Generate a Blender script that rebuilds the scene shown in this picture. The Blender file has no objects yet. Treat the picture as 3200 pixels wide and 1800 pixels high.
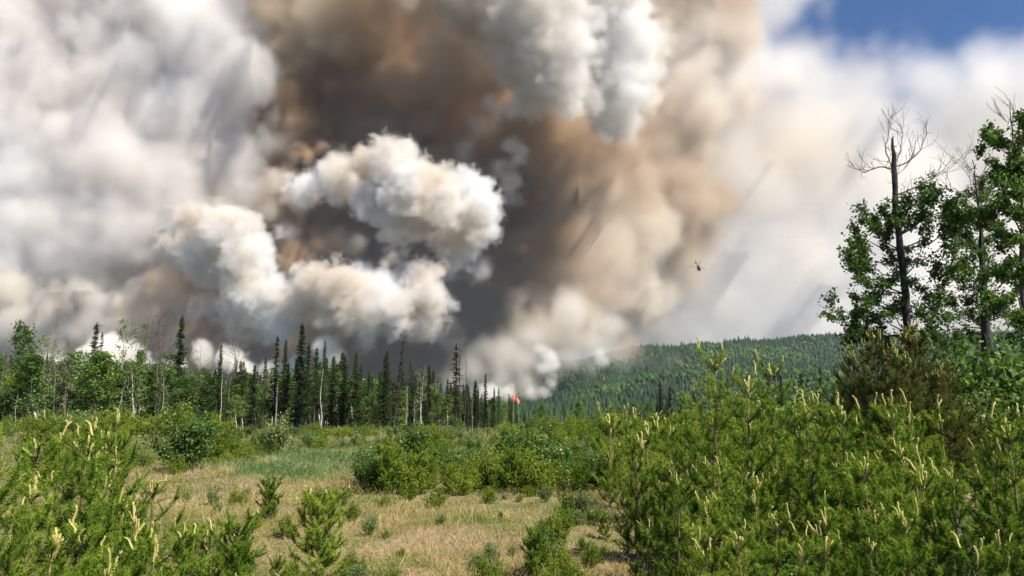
import bpy, math, random
import numpy as np
from mathutils import Vector, Matrix, Euler
sc = bpy.context.scene
COL = sc.collection
rng = np.random.default_rng(7)
random.seed(7)

# ---------------------------------------------------------------- camera, light, exposure
F = 2330.0                                   # focal length in pixels of the 3200 px wide photograph
PITCH = math.radians(9)
EYE = 2.2
cam = bpy.data.cameras.new('camera')
camo = bpy.data.objects.new('camera', cam)
COL.objects.link(camo)
sc.camera = camo
cam.sensor_width = 36
cam.lens = 36 * F / 3200
cam.clip_start = 0.1
cam.clip_end = 40000
camo.location = (0, 0, EYE)
camo.rotation_euler = (math.pi / 2 + PITCH, 0, 0)

SUN_EL, SUN_AZ = math.radians(50), math.radians(126)   # azimuth clockwise from the view direction
world = bpy.data.worlds.new('World')
sc.world = world
world.use_nodes = True
wn = world.node_tree
bg = wn.nodes['Background']
sky = wn.nodes.new('ShaderNodeTexSky')
sky.sky_type = 'NISHITA'
sky.sun_disc = False
sky.sun_elevation = SUN_EL
sky.sun_rotation = SUN_AZ
sky.altitude = 1800
sky.air_density = 1.0
sky.dust_density = 0.0
sky.ozone_density = 4.0
skc = wn.nodes.new('ShaderNodeMix'); skc.data_type = 'RGBA'; skc.blend_type = 'MULTIPLY'; skc.inputs[0].default_value = 1
skc.inputs[7].default_value = (.78, .95, 1.14, 1)
wn.links.new(sky.outputs[0], skc.inputs[6]); wn.links.new(skc.outputs[2], bg.inputs[0])
bg.inputs[1].default_value = 0.06
sl = bpy.data.lights.new('sun', 'SUN')
sl.energy = 5.0
sl.angle = math.radians(0.5)
sl.color = (1, .94, .84)
suno = bpy.data.objects.new('sun', sl)
COL.objects.link(suno)
suno.rotation_euler = Vector((math.sin(SUN_AZ) * math.cos(SUN_EL), math.cos(SUN_AZ) * math.cos(SUN_EL), math.sin(SUN_EL))).to_track_quat('Z', 'Y').to_euler()
suno.location = (40, -20, 60)
sc.view_settings.view_transform = 'Standard'
sc.view_settings.look = 'None'
sc.view_settings.gamma = 1
sc.view_settings.use_curve_mapping = False
sc.view_settings.exposure = 0.88
cy = sc.cycles
cy.max_bounces = 14
cy.diffuse_bounces = 2
cy.glossy_bounces = 1
cy.transmission_bounces = 4
cy.transparent_max_bounces = 8
cy.volume_bounces = 8
cy.volume_step_rate = 5.0
cy.volume_max_steps = 512
cy.use_adaptive_sampling = False
cy.use_denoising = True
cy.denoiser = 'OPENIMAGEDENOISE'
cy.sample_clamp_indirect = 6

def at(px, py, Y):
    """world point at distance Y ahead whose line of sight was measured at (px, py) of the photograph"""
    x = (px - 1600) / F
    z = (900 - py) / F
    dy = math.cos(PITCH) - z * math.sin(PITCH)
    dz = math.sin(PITCH) + z * math.cos(PITCH)
    return np.array((x * Y / dy, Y, EYE + dz * Y / dy))

# ---------------------------------------------------------------- helpers
class MB:
    """collects geometry for ONE mesh object"""
    def __init__(s):
        s.v = []; s.q = []; s.t = []; s.tint = []; s.n = 0
    def add(s, v, quads=None, tris=None, tint=0.5):
        v = np.asarray(v, np.float32).reshape(-1, 3)
        if quads is not None and len(quads): s.q.append(np.asarray(quads, np.int32) + s.n)
        if tris is not None and len(tris): s.t.append(np.asarray(tris, np.int32) + s.n)
        s.v.append(v)
        s.tint.append(np.broadcast_to(np.asarray(tint, np.float32), (len(v),)).copy())
        s.n += len(v)
    def tube(s, pts, rad, n=5, tint=0.5, cap=True):
        pts = np.asarray(pts, float)
        k = len(pts)
        rad = np.broadcast_to(np.asarray(rad, float), (k,))
        T = np.gradient(pts, axis=0)
        T /= np.linalg.norm(T, axis=1)[:, None] + 1e-9
        up = np.array((0, 0, 1.)) if abs(T[0][2]) < .9 else np.array((1., 0, 0))
        A = np.cross(T, up); A /= np.linalg.norm(A, axis=1)[:, None] + 1e-9
        B = np.cross(T, A)
        th = np.arange(n) / n * 2 * math.pi
        V = pts[:, None] + rad[:, None, None] * (A[:, None] * np.cos(th)[None, :, None] + B[:, None] * np.sin(th)[None, :, None])
        i = np.arange(k - 1)[:, None] * n; j = np.arange(n)[None]; j2 = (j + 1) % n
        Q = np.stack([i + j, i + j2, i + n + j2, i + n + j], -1).reshape(-1, 4)
        tr = None
        if cap and n >= 3:
            tr = [((k - 1) * n, (k - 1) * n + a, (k - 1) * n + a + 1) for a in range(1, n - 1)]
        s.add(V.reshape(-1, 3), Q, tr, tint)
    def cards(s, c, d, side, L, W, tint):
        """leaf quads: base point c, direction d, side vector, length L, width W"""
        L = np.asarray(L)[:, None]; W = np.asarray(W)[:, None]
        nrm = np.cross(d, side)
        v = np.stack([c, c + d * L * .45 + side * W * .5 + nrm * W * .12, c + d * L, c + d * L * .45 - side * W * .5 + nrm * W * .12], 1)
        N = len(c)
        s.add(v.reshape(-1, 3), np.arange(N * 4).reshape(N, 4), None, np.repeat(tint, 4))
    def needles(s, c, d, L, W, tint):
        L = np.asarray(L)[:, None]; W = np.asarray(W)[:, None]
        r = rng.normal(size=c.shape)
        sd = np.cross(d, r); sd /= np.linalg.norm(sd, axis=1)[:, None] + 1e-9
        v = np.stack([c - sd * W * .5, c + sd * W * .5, c + d * L], 1)
        N = len(c)
        s.add(v.reshape(-1, 3), None, np.arange(N * 3).reshape(N, 3), np.repeat(tint, 3))
    def mesh(s, name, mat, smooth=False):
        me = bpy.data.meshes.new(name)
        V = np.concatenate(s.v)
        q = np.concatenate(s.q) if s.q else np.zeros((0, 4), np.int32)
        t = np.concatenate(s.t) if s.t else np.zeros((0, 3), np.int32)
        me.vertices.add(len(V)); me.vertices.foreach_set('co', V.ravel())
        loops = np.concatenate([q.ravel(), t.ravel()])
        me.loops.add(len(loops)); me.loops.foreach_set('vertex_index', loops)
        me.polygons.add(len(q) + len(t))
        st = np.concatenate([np.arange(len(q)) * 4, len(q) * 4 + np.arange(len(t)) * 3]).astype(np.int32)
        me.polygons.foreach_set('loop_start', st)
        a = me.attributes.new('tint', 'FLOAT', 'POINT'); a.data.foreach_set('value', np.concatenate(s.tint))
        me.update(calc_edges=True)
        if smooth: me.polygons.foreach_set('use_smooth', np.ones(len(me.polygons), bool))
        me.materials.append(mat)
        return me
def link(name, data, parent=None, loc=None):
    o = bpy.data.objects.new(name, data)
    COL.objects.link(o)
    if parent: o.parent = parent
    if loc is not None: o.location = loc
    return o
def tag(o, label=None, cat=None, group=None, kind=None):
    if label: o['label'] = label
    if cat: o['category'] = cat
    if group: o['group'] = group
    if kind: o['kind'] = kind
    return o
def unit(v):
    v = np.asarray(v, float)
    return v / (np.linalg.norm(v, axis=-1, keepdims=True) + 1e-9)

# ---------------------------------------------------------------- materials
def new_mat(name):
    m = bpy.data.materials.new(name); m.use_nodes = True; m.node_tree.nodes.clear()
    return m, m.node_tree.nodes.new, m.node_tree.links.new
def ramp(N, stops):
    r = N('ShaderNodeValToRGB'); e = r.color_ramp.elements
    while len(e) < len(stops): e.new(.5)
    for k, (p, c) in enumerate(stops): e[k].position = p; e[k].color = (*c, 1)
    return r
def leaf_mat(name, stops, trans=.35, rough=.5, spec=.35, patch=0.0):
    m, N, K = new_mat(name)
    out = N('ShaderNodeOutputMaterial')
    at_ = N('ShaderNodeAttribute'); at_.attribute_name = 'tint'
    oi = N('ShaderNodeObjectInfo')
    mx = N('ShaderNodeMath'); mx.operation = 'MULTIPLY_ADD'
    K(oi.outputs['Random'], mx.inputs[0]); mx.inputs[1].default_value = .44; mx.inputs[2].default_value = -.22
    ad = N('ShaderNodeMath'); ad.operation = 'ADD'; K(at_.outputs['Fac'], ad.inputs[0]); K(mx.outputs[0], ad.inputs[1])
    src = ad
    if patch:
        g = N('ShaderNodeTexCoord'); no = N('ShaderNodeTexNoise'); no.inputs['Scale'].default_value = patch; K(g.outputs['Object'], no.inputs['Vector'])
        p = N('ShaderNodeMath'); p.operation = 'MULTIPLY_ADD'; K(no.outputs[0], p.inputs[0]); p.inputs[1].default_value = .9; p.inputs[2].default_value = -.45
        s2 = N('ShaderNodeMath'); s2.operation = 'ADD'; K(ad.outputs[0], s2.inputs[0]); K(p.outputs[0], s2.inputs[1]); src = s2
    r = ramp(N, stops); K(src.outputs[0], r.inputs[0])
    b = N('ShaderNodeBsdfPrincipled'); K(r.outputs[0], b.inputs['Base Color']); b.inputs['Roughness'].default_value = rough
    b.inputs['Specular IOR Level'].default_value = spec
    t = N('ShaderNodeBsdfTranslucent')
    tc = N('ShaderNodeMix'); tc.data_type = 'RGBA'; tc.blend_type = 'MULTIPLY'; tc.inputs[0].default_value = 1
    K(r.outputs[0], tc.inputs[6]); tc.inputs[7].default_value = (1.5, 1.6, .6, 1); K(tc.outputs[2], t.inputs[0])
    s = N('ShaderNodeMixShader'); s.inputs[0].default_value = trans
    K(b.outputs[0], s.inputs[1]); K(t.outputs[0], s.inputs[2]); K(s.outputs[0], out.inputs[0])
    return m
def bark_mat(name, dark, light, scale=6, stretch=.25, lo=.4, hi=.6):
    m, N, K = new_mat(name)
    out = N('ShaderNodeOutputMaterial'); b = N('ShaderNodeBsdfPrincipled')
    tc = N('ShaderNodeTexCoord'); mp = N('ShaderNodeMapping'); mp.inputs['Scale'].default_value = (1, 1, stretch)
    K(tc.outputs['Object'], mp.inputs[0])
    no = N('ShaderNodeTexNoise'); no.inputs['Scale'].default_value = scale; no.inputs['Detail'].default_value = 6; K(mp.outputs[0], no.inputs['Vector'])
    r = ramp(N, [(lo, dark), (hi, light)]); K(no.outputs[0], r.inputs[0]); K(r.outputs[0], b.inputs['Base Color'])
    b.inputs['Roughness'].default_value = .9
    bp = N('ShaderNodeBump'); bp.inputs['Strength'].default_value = .6; bp.inputs['Distance'].default_value = .03; K(no.outputs[0], bp.inputs['Height']); K(bp.outputs[0], b.inputs['Normal'])
    K(b.outputs[0], out.inputs[0])
    return m
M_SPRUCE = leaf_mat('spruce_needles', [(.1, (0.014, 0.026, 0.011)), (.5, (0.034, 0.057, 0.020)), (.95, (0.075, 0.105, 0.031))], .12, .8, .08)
M_BROWNSP = leaf_mat('dying_needles', [(.1, (.03, .022, .014)), (.6, (.07, .055, .03)), (.95, (.11, .09, .045))], .1, .9, .05)
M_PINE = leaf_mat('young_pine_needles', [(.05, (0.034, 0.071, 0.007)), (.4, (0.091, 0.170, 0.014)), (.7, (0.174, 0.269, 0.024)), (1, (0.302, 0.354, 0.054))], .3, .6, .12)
M_PINED = leaf_mat('olive_pine_needles', [(.05, (.018, .034, .008)), (.5, (.055, .080, .016)), (.9, (.14, .14, .035))], .2, .7, .1)
M_CANDLE = leaf_mat('pine_candle', [(.1, (0.264, 0.238, 0.074)), (.5, (0.462, 0.410, 0.137)), (.95, (0.638, 0.572, 0.231))], .15, .7, .15)
M_LEAF = leaf_mat('poplar_leaves', [(.05, (0.027, 0.063, 0.011)), (.4, (0.073, 0.144, 0.020)), (.8, (0.138, 0.218, 0.033)), (1, (0.300, 0.345, 0.110))], .35, .5, .25)
M_LEAFG = leaf_mat('willow_leaves', [(.05, (0.058, 0.090, 0.026)), (.5, (0.130, 0.186, 0.050)), (1, (0.325, 0.372, 0.168))], .35, .5, .25)
M_LEAFY = leaf_mat('scrub_leaves', [(.05, (0.070, 0.120, 0.009)), (.5, (0.168, 0.228, 0.020)), (1, (0.308, 0.336, 0.044))], .4, .6, .15)
M_BARK = bark_mat('grey_bark', (.05, .04, .032), (.17, .145, .12), 8)
M_ASPEN = bark_mat('pale_aspen_bark', (.12, .10, .08), (.50, .47, .41), 5, .6, .36, .5)
M_DARKB = bark_mat('dark_bark', (.012, .010, .009), (.05, .042, .036), 9)
M_CHAR = bark_mat('charred_bark', (.006, .006, .006), (.028, .025, .023), 14)
M_PBARK = bark_mat('young_pine_bark', (.09, .05, .028), (.24, .15, .09), 30)
M_DEADW = bark_mat('weathered_wood', (.10, .085, .075), (.36, .32, .29), 12)
M_TWIG = bark_mat('dry_twigs', (.07, .055, .045), (.20, .165, .14), 12)
# ---------------------------------------------------------------- smoke
def upm(n, m):
    t = np.linspace(0, m - 1.001, n); i = t.astype(int); f = t - i; f = f * f * (3 - 2 * f)
    M = np.zeros((n, m), np.float32); M[np.arange(n), i] = 1 - f; M[np.arange(n), i + 1] = f
    return M
def vnoise(shape, size, per, rg):
    """value noise on a lattice that is skewed along the depth axis, so that no feature lines up with the axes"""
    sx, sz = (rg.choice([-1, 1]) * rg.uniform(.35, .8) for _ in range(2))
    nx, ny, nz = (int(v) for v in shape)
    ox = np.rint(np.arange(ny) * sx).astype(int); oz = np.rint(np.arange(ny) * sz).astype(int)
    ox -= ox.min(); oz -= oz.min()
    big = (nx + int(ox.max()), ny, nz + int(oz.max()))
    v = size[0] / max(1, nx - 1)
    m = [max(3, int(big[k] * v / per) + 2) for k in range(3)]
    a = rg.random(m, dtype=np.float32)
    a = np.tensordot(upm(big[0], m[0]), a, (1, 0))
    U2 = upm(big[1], m[1]); U3 = upm(big[2], m[2]).T
    out = np.empty((nx, ny, nz), np.float32)
    for y in range(ny):
        k = np.nonzero(U2[y])[0]
        s = sum(U2[y, q] * a[ox[y]:ox[y] + nx, q, :] for q in k)
        out[:, y, :] = s @ U3[:, oz[y]:oz[y] + nz]
    return out
def fbm(shape, size, per, octs, rg, gain=.55):
    s = 0; A = 1; T = 0
    for k in range(octs):
        v = vnoise(shape, size, per / 2 ** k, rg); v *= 2; v -= 1; v *= v; v += .012; np.sqrt(v, out=v); v *= A
        s = s + v - A * .02; T += A; A *= gain
    return s / T
def smoke(name, blobs, vox, wd, amp, per, mat, kids=(24, 10), seed=1, floor=-25, oct=5, veil=None, gain=.55):
    """a cloud of smoke: lobes on lobes on lobes, turned into a density grid. blobs: (px, py, distance, radius px, depth stretch)"""
    rg = np.random.default_rng(seed)
    allb = []
    for b in blobs:
        px, py, Y, r, sy = b[:5]
        c = at(px, py, Y); R = r * Y / F
        allb.append((c, R, sy))
        for k in range(kids[0]):
            v = unit(rg.normal(size=3)); r1 = R * rg.uniform(.22, .46)
            c1 = c + v * np.array((1, sy, 1)) * R * rg.uniform(.7, .92)
            allb.append((c1, r1, 1))
            for j in range(kids[1]):
                u = unit(rg.normal(size=3) + v * 1.2); r2 = r1 * rg.uniform(.25, .5)
                if r2 > vox * .9: allb.append((c1 + u * r1 * .85, r2, 1))
    E = lambda s: np.array((1, s, 1))
    grow_ = vox * 2 + amp * .4
    lo = np.min([c - E(s) * R for c, R, s in allb], 0) - grow_; hi = np.max([c + E(s) * R for c, R, s in allb], 0) + grow_
    lo[2] = max(lo[2], floor)
    n = np.ceil((hi - lo) / vox).astype(int) + 1; hi = lo + (n - 1) * vox
    S = np.full(n, -80, np.float32)
    ax = [lo[k] + np.arange(n[k]) * vox for k in range(3)]
    pad = max(30, amp)
    for c, R, s in allb:
        e = E(s) * (R + pad)
        a = np.clip(((c - e - lo) / vox).astype(int), 0, n); b = np.clip(((c + e - lo) / vox).astype(int) + 2, 0, n)
        if (b <= a).any(): continue
        X = ((ax[0][a[0]:b[0]] - c[0]) ** 2)[:, None, None].astype(np.float32)
        Yv = (((ax[1][a[1]:b[1]] - c[1]) / s) ** 2)[None, :, None].astype(np.float32)
        Z = ((ax[2][a[2]:b[2]] - c[2]) ** 2)[None, None, :].astype(np.float32)
        V = S[a[0]:b[0], a[1]:b[1], a[2]:b[2]]
        np.maximum(V, R - np.sqrt(X + Yv + Z), out=V)
    size = hi - lo
    fb = fbm(n, size, per, oct, rg, gain)
    S += (fb - .36) * amp
    D = np.clip(S / wd, 0, 1); D = D * D * (3 - 2 * D)
    if veil:                                             # thin smoke: patchy and streaked inside
        D *= np.clip((fbm(n, size, per * 1.7, 5, rg) - veil[0]) / veil[1], veil[2], 1)
    print(name, n, n.prod(), len(allb))
    return volume_object(name, D, lo, hi, n, mat)
def volume_object(name, D, lo, hi, n, mat):
    size = hi - lo
    me = bpy.data.meshes.new(name); me.vertices.add(int(n.prod()))
    A = me.attributes.new('dens', 'FLOAT', 'POINT'); A.data.foreach_set('value', D.ravel().astype(np.float32))
    me.materials.append(mat)
    o = link(name, me)
    g = bpy.data.node_groups.new(name, 'GeometryNodeTree')
    g.interface.new_socket('Geometry', in_out='INPUT', socket_type='NodeSocketGeometry')
    g.interface.new_socket('Geometry', in_out='OUTPUT', socket_type='NodeSocketGeometry')
    N = g.nodes.new; K = g.links.new
    gi = N('NodeGroupInput'); go = N('NodeGroupOutput')
    vc = N('GeometryNodeVolumeCube'); vc.inputs['Min'].default_value = lo; vc.inputs['Max'].default_value = hi
    for k, a in enumerate('XYZ'): vc.inputs['Resolution ' + a].default_value = int(n[k])
    pos = N('GeometryNodeInputPosition')
    def vm(op, a, b=None):
        m = N('ShaderNodeVectorMath'); m.operation = op; K(a, m.inputs[0])
        if b is not None: m.inputs[1].default_value = tuple(b)
        return m.outputs[0]
    fl = vm('FLOOR', vm('ADD', vm('DIVIDE', vm('SUBTRACT', pos.outputs[0], lo), size / (n - 1)), (.5, .5, .5)))
    sp = N('ShaderNodeSeparateXYZ'); K(fl, sp.inputs[0])
    def im(op, a, b):
        m = N('FunctionNodeIntegerMath'); m.operation = op
        for k, v in enumerate((a, b)):
            if isinstance(v, int): m.inputs[k].default_value = v
            else: K(v, m.inputs[k])
        return m.outputs[0]
    idx = im('ADD', im('ADD', im('MULTIPLY', sp.outputs[0], int(n[1] * n[2])), im('MULTIPLY', sp.outputs[1], int(n[2]))), sp.outputs[2])
    si = N('GeometryNodeSampleIndex'); si.data_type = 'FLOAT'; si.domain = 'POINT'
    na = N('GeometryNodeInputNamedAttribute'); na.data_type = 'FLOAT'; na.inputs[0].default_value = 'dens'
    K(gi.outputs[0], si.inputs['Geometry']); K(na.outputs[0], si.inputs['Value']); K(idx, si.inputs['Index'])
    K(si.outputs[0], vc.inputs['Density'])
    sm = N('GeometryNodeSetMaterial'); K(vc.outputs[0], sm.inputs[0]); sm.inputs['Material'].default_value = mat
    K(sm.outputs[0], go.inputs[0])
    md = o.modifiers.new('density_grid', 'NODES'); md.node_group = g
    return o
def smoke_mat(name, c1, c2, dens, scale=.003, g=0.0, tint_and_glow=()):
    """scattering colour wanders between c1 and c2; glow: local smoke tints, the orange ones painting sunlight shining through, at given places (x, y, z, radius)"""
    m, N, K = new_mat(name)
    out = N('ShaderNodeOutputMaterial'); v = N('ShaderNodeVolumePrincipled')
    v.inputs['Density'].default_value = dens; v.inputs['Anisotropy'].default_value = g
    if c2 is None:
        v.inputs['Color'].default_value = (*c1, 1)
    else:
        tc = N('ShaderNodeTexCoord'); no = N('ShaderNodeTexNoise'); no.inputs['Scale'].default_value = scale; no.inputs['Detail'].default_value = 1.5
        K(tc.outputs['Object'], no.inputs['Vector'])
        r = ramp(N, [(.38, c1), (.62, c2)]); K(no.outputs[0], r.inputs[0]); col = r.outputs[0]
        for (c, R, gc) in tint_and_glow:
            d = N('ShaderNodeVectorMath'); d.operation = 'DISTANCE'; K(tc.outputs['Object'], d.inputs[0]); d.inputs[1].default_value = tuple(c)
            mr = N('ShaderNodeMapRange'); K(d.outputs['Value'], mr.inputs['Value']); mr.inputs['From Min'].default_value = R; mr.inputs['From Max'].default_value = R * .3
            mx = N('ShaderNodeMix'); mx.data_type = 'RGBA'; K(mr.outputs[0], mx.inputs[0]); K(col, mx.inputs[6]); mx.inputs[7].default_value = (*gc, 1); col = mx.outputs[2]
        K(col, v.inputs['Color'])
    K(v.outputs[0], out.inputs['Volume'])
    return m
S_WHITE = smoke_mat('white_smoke', (.87, .80, .71), (.94, .938, .94), .05, .006)
S_GREY = smoke_mat('grey_smoke', (.895, .865, .84), (.93, .918, .91), .014, .002)
SUNLIT_ORANGE = (.99, .66, .34)  # sunlight coming through the smoke, painted as an orange scattering colour
S_BROWN = smoke_mat('brown_smoke', (.45, .31, .19), (.66, .515, .37), .019, .0026, tint_and_glow=[(at(2080, 850, 2400), 520, (.845, .775, .68)), (at(2150, 250, 2700), 560, (.86, .815, .755)), (at(1760, 1080, 2000), 260, (.86, .79, .69)), (at(60, 980, 2300), 430, (.92, .88, .83)), (at(1000, 30, 2300), 300, (.93, .86, .72)), (at(1480, 20, 2050), 300, (.90, .82, .69)),
    (at(300, 980, 2200), 330, (.88, .78, .68)), (at(930, 790, 2150), 75, SUNLIT_ORANGE), (at(970, 470, 2200), 60, SUNLIT_ORANGE), (at(500, 880, 2150), 110, (.97, .74, .48))])  # the orange spots paint transmitted sunlight, the rest are smoke tints
S_LOBE = smoke_mat('tan_white_smoke', (.88, .80, .68), (.91, .85, .75), .03, .003, tint_and_glow=[(at(1960, 150, 1850), 380, (.92, .91, .895)), (at(1600, -40, 1850), 240, (.915, .885, .835))])
S_VEIL = smoke_mat('pale_smoke_veil', (.915, .88, .835), (.945, .925, .90), .0085, .0016, tint_and_glow=[(at(2450, 480, 2950), 330, (.90, .84, .76)), (at(2200, 600, 2750), 300, (.90, .85, .78))])
S_TAN = smoke_mat('beige_brown_smoke', (.84, .76, .66), (.91, .86, .79), .022, .004, tint_and_glow=[(at(965, 790, 1850), 150, (.93, .66, .40)), (at(975, 470, 1920), 90, (.90, .63, .40)), (at(500, 880, 1860), 130, (.94, .74, .54)), (at(1450, 800, 2000), 170, (.82, .80, .79))])  # orange spots put sunlight shining through into the smoke colour
S_FRONT = smoke_mat('cream_smoke', (.985, .96, .91), None, .05)
S_BLUE = smoke_mat('thin_blue_smoke', (.80, .90, .98), None, .0055)
S_VEILD = smoke_mat('soft_tan_smoke', (.915, .87, .80), None, .02)
def stepper(m, r): m.cycles.volume_step_rate = r
for m_, r_ in ((S_BROWN, 1.3), (S_VEIL, 1.2), (S_GREY, .9), (S_WHITE, .42), (S_LOBE, .5), (S_TAN, .6)): stepper(m_, r_)
# white cauliflower heads in front of the brown smoke
puffs = [(1150, 510, 1780, 66, 1), (1240, 530, 1740, 92, 1), (1300, 590, 1720, 115, 1), (1360, 630, 1710, 95, 1), (1260, 690, 1760, 85, 1), (1050, 560, 1850, 80, 1), (1190, 620, 1780, 90, 1),
         (950, 590, 1900, 60, 1), (1470, 580, 1800, 62, 1), (1500, 650, 1780, 72, 1), (1500, 730, 1800, 55, 1), (1400, 560, 1740, 50, 1), (1430, 760, 1860, 80, 1),
         (600, 740, 1850, 90, 1), (700, 725, 1800, 95, 1), (770, 790, 1780, 85, 1), (830, 835, 1780, 50, 1), (640, 810, 1850, 75, 1), (560, 800, 1880, 48, 1), (700, 830, 1850, 80, 1),
         (790, 910, 1800, 100, 1), (870, 960, 1800, 105, 1), (930, 930, 1780, 85, 1), (760, 990, 1850, 75, 1), (650, 960, 1900, 42, 1), (600, 975, 1920, 36, 1), (560, 990, 1930, 28, 1),
         (990, 880, 1720, 75, 1), (1070, 915, 1700, 98, 1), (1150, 945, 1700, 104, 1), (1230, 960, 1720, 88, 1), (1315, 900, 1750, 88, 1), (1350, 950, 1760, 60, 1), (1260, 890, 1760, 60, 1),
         (1150, 1050, 1760, 50, 1), (1010, 985, 1800, 65, 1), (880, 720, 1900, 28, 1), (905, 728, 1900, 26, 1), (1340, 1030, 1850, 60, 1)]
tag(smoke('smoke_billow', puffs, 5.2, 15, 88, 58, S_WHITE, kids=(26, 13), seed=3, gain=.8),
    'bright white cauliflower billows of smoke bulging before the brown smoke in the middle', 'smoke', kind='stuff')
# great lobes, upper right of the column
lobes = [(1900, 20, 1920, 140, 1), (1950, 130, 1920, 128, 1), (1935, 250, 1930, 118, 1), (1908, 350, 1940, 95, 1),
         (1700, 40, 1860, 160, 1), (1745, 150, 1840, 138, 1), (1760, 250, 1840, 108, 1), (1775, 330, 1840, 72, 1), (1800, -110, 1900, 170, 1), (1840, 50, 1900, 105, 1), (1852, 180, 1900, 95, 1), (1852, 290, 1910, 75, 1), (2010, 190, 2050, 85, 1), (1990, 300, 2050, 75, 1), (1955, 390, 2050, 62, 1), (1450, -30, 1980, 150, 1), (1660, 290, 1990, 90, 1), (1600, 60, 1960, 140, 1), (1640, 200, 1980, 120, 1),
         (1520, 200, 1900, 26, 1), (1500, 225, 1900, 24, 1), (1530, 320, 1900, 38, 1), (1590, 345, 1920, 44, 1), (1560, 360, 1920, 38, 1), (1630, 480, 2000, 42, 1), (1600, 450, 2000, 40, 1), (1590, 570, 2000, 38, 1), (1550, 520, 2020, 45, 1)]
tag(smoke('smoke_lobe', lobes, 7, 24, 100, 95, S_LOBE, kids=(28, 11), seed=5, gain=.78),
    'great rounded smoke lobes, white on their right rim, overhanging the top of the column', 'smoke', kind='stuff')
# the brown column behind
brown = [(1150, 120, 2500, 330, .7), (1350, 330, 2500, 330, .7), (950, 420, 2500, 320, .7), (1100, 650, 2450, 320, .7), (1350, 640, 2500, 330, .7), (850, 850, 2400, 300, .7), (560, 950, 2400, 260, .7),
         (300, 1020, 2400, 240, .7), (60, 1060, 2400, 240, .7), (1150, 1000, 2450, 300, .7), (1450, 900, 2400, 300, .7), (1650, 650, 2400, 280, .7), (1500, 1120, 2300, 220, .7), (900, 1120, 2300, 240, .7),
         (620, 1100, 2300, 200, .7), (400, 1150, 2300, 200, .7), (150, 1200, 2300, 200, .7), (1150, 1200, 2300, 200, .7), (1400, 1200, 2300, 200, .7), (1720, 880, 2250, 230, .8), (1850, 620, 2500, 280, .7), (1830, 400, 2550, 280, .7), (2050, 350, 2750, 280, .7), (2020, 620, 2700, 270, .7), (1790, 1030, 2080, 150, .8), (1680, 1080, 2000, 150, .8), (1920, 830, 2400, 190, .7),
         (1880, 1080, 2100, 90, .8), (2100, 80, 2750, 280, .7), (1850, 100, 2700, 280, .7), (1600, -50, 2600, 300, .7), (900, 60, 2600, 280, .7), (700, 600, 2600, 280, .7),
         (1500, 0, 2050, 190, 1), (1340, -60, 2050, 200, 1), (1180, -120, 2150, 190, 1), (1560, 220, 2150, 150, 1), (1430, 180, 2180, 170, 1), (1640, 400, 2200, 150, 1), (950, -60, 2300, 200, 1), (940, 90, 2350, 150, 1), (1700, 450, 2300, 200, 1),
         (1500, 520, 2300, 170, 1), (2000, 950, 2450, 150, .7), (1950, 500, 2600, 250, .7), (400, 860, 2350, 150, .7)]
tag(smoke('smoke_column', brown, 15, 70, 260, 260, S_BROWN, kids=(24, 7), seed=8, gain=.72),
    'huge brown and tan smoke column filling the sky above the fire', 'smoke', kind='stuff')
# grey white bank on the left
bank = [(120, 60, 2400, 320, .7), (450, 30, 2350, 280, .7), (650, 130, 2250, 220, .8), (760, 230, 2200, 160, .8), (420, 300, 2300, 240, .8), (160, 330, 2350, 260, .8), (600, 400, 2250, 220, .8), (330, 520, 2150, 210, .8), (90, 560, 2200, 240, .8),
        (520, 580, 2150, 180, .8), (720, 500, 2200, 140, .8), (830, 440, 2200, 90, .8), (760, 600, 2200, 110, .8), (380, 700, 2100, 150, .8), (220, 740, 2150, 210, .8), (30, 780, 2150, 220, .8), (430, 790, 2080, 65, .8), (120, 890, 2150, 120, .8), (480, 700, 2250, 190, .8), (650, 640, 2350, 170, .8), (300, 850, 2250, 150, .8), (0, 300, 2200, 220, .8),
        (800, -40, 2450, 190, .8), (830, 130, 2350, 100, .8), (-250, 100, 2400, 320, .8), (-250, 600, 2300, 320, .8)]
tag(smoke('smoke_bank', bank, 12, 55, 200, 190, S_GREY, kids=(22, 8), seed=12, gain=.72),
    'soft grey white smoke bank covering the left of the sky', 'smoke', kind='stuff')
# thin veil on the right
veil = [(2150, 350, 3000, 360, .6), (2100, 800, 2950, 380, .6), (2450, 550, 3000, 380, .6), (2400, 950, 2900, 380, .6), (2750, 650, 3050, 380, .6), (2850, 1000, 2950, 380, .6), (3150, 560, 3400, 380, .6), (3200, 900, 3050, 400, .6),
        (2300, 200, 3000, 280, .6), (2650, 340, 3200, 240, .6), (2950, 370, 3300, 230, .6), (3200, 330, 3350, 220, .6), (2900, 290, 3250, 190, .6), (3120, 320, 3300, 260, .6), (3280, 310, 3300, 260, .6), (2700, 260, 3200, 170, .6), (2520, 180, 3150, 170, .6), (3330, 300, 3300, 200, .6), (1800, 1000, 2850, 260, .6), (2050, 1000, 2850, 260, .6), (2250, 1050, 2850, 260, .6), (2600, 1050, 2850, 300, .6), (2000, 700, 2950, 260, .6), (2150, 900, 2820, 220, .6), (2220, 480, 2700, 250, .6), (1980, 1010, 2720, 230, .6), (2120, 1060, 2720, 230, .6), (2260, 930, 2720, 230, .6), (2350, 1080, 2760, 220, .6), (2080, 880, 2720, 220, .6), (2480, 1000, 2780, 240, .6), (2230, 760, 2720, 220, .6), (2180, 200, 2750, 260, .6), (2080, 1080, 2820, 180, .6), (1900, 300, 2950, 300, .6), (3500, 700, 3500, 500, .6), (2050, 0, 3100, 330, .6), (2350, 0, 3150, 220, .6), (3300, 400, 3400, 220, .6), (2000, 1100, 3000, 300, .6), (1850, 900, 3000, 330, .6)]
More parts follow.
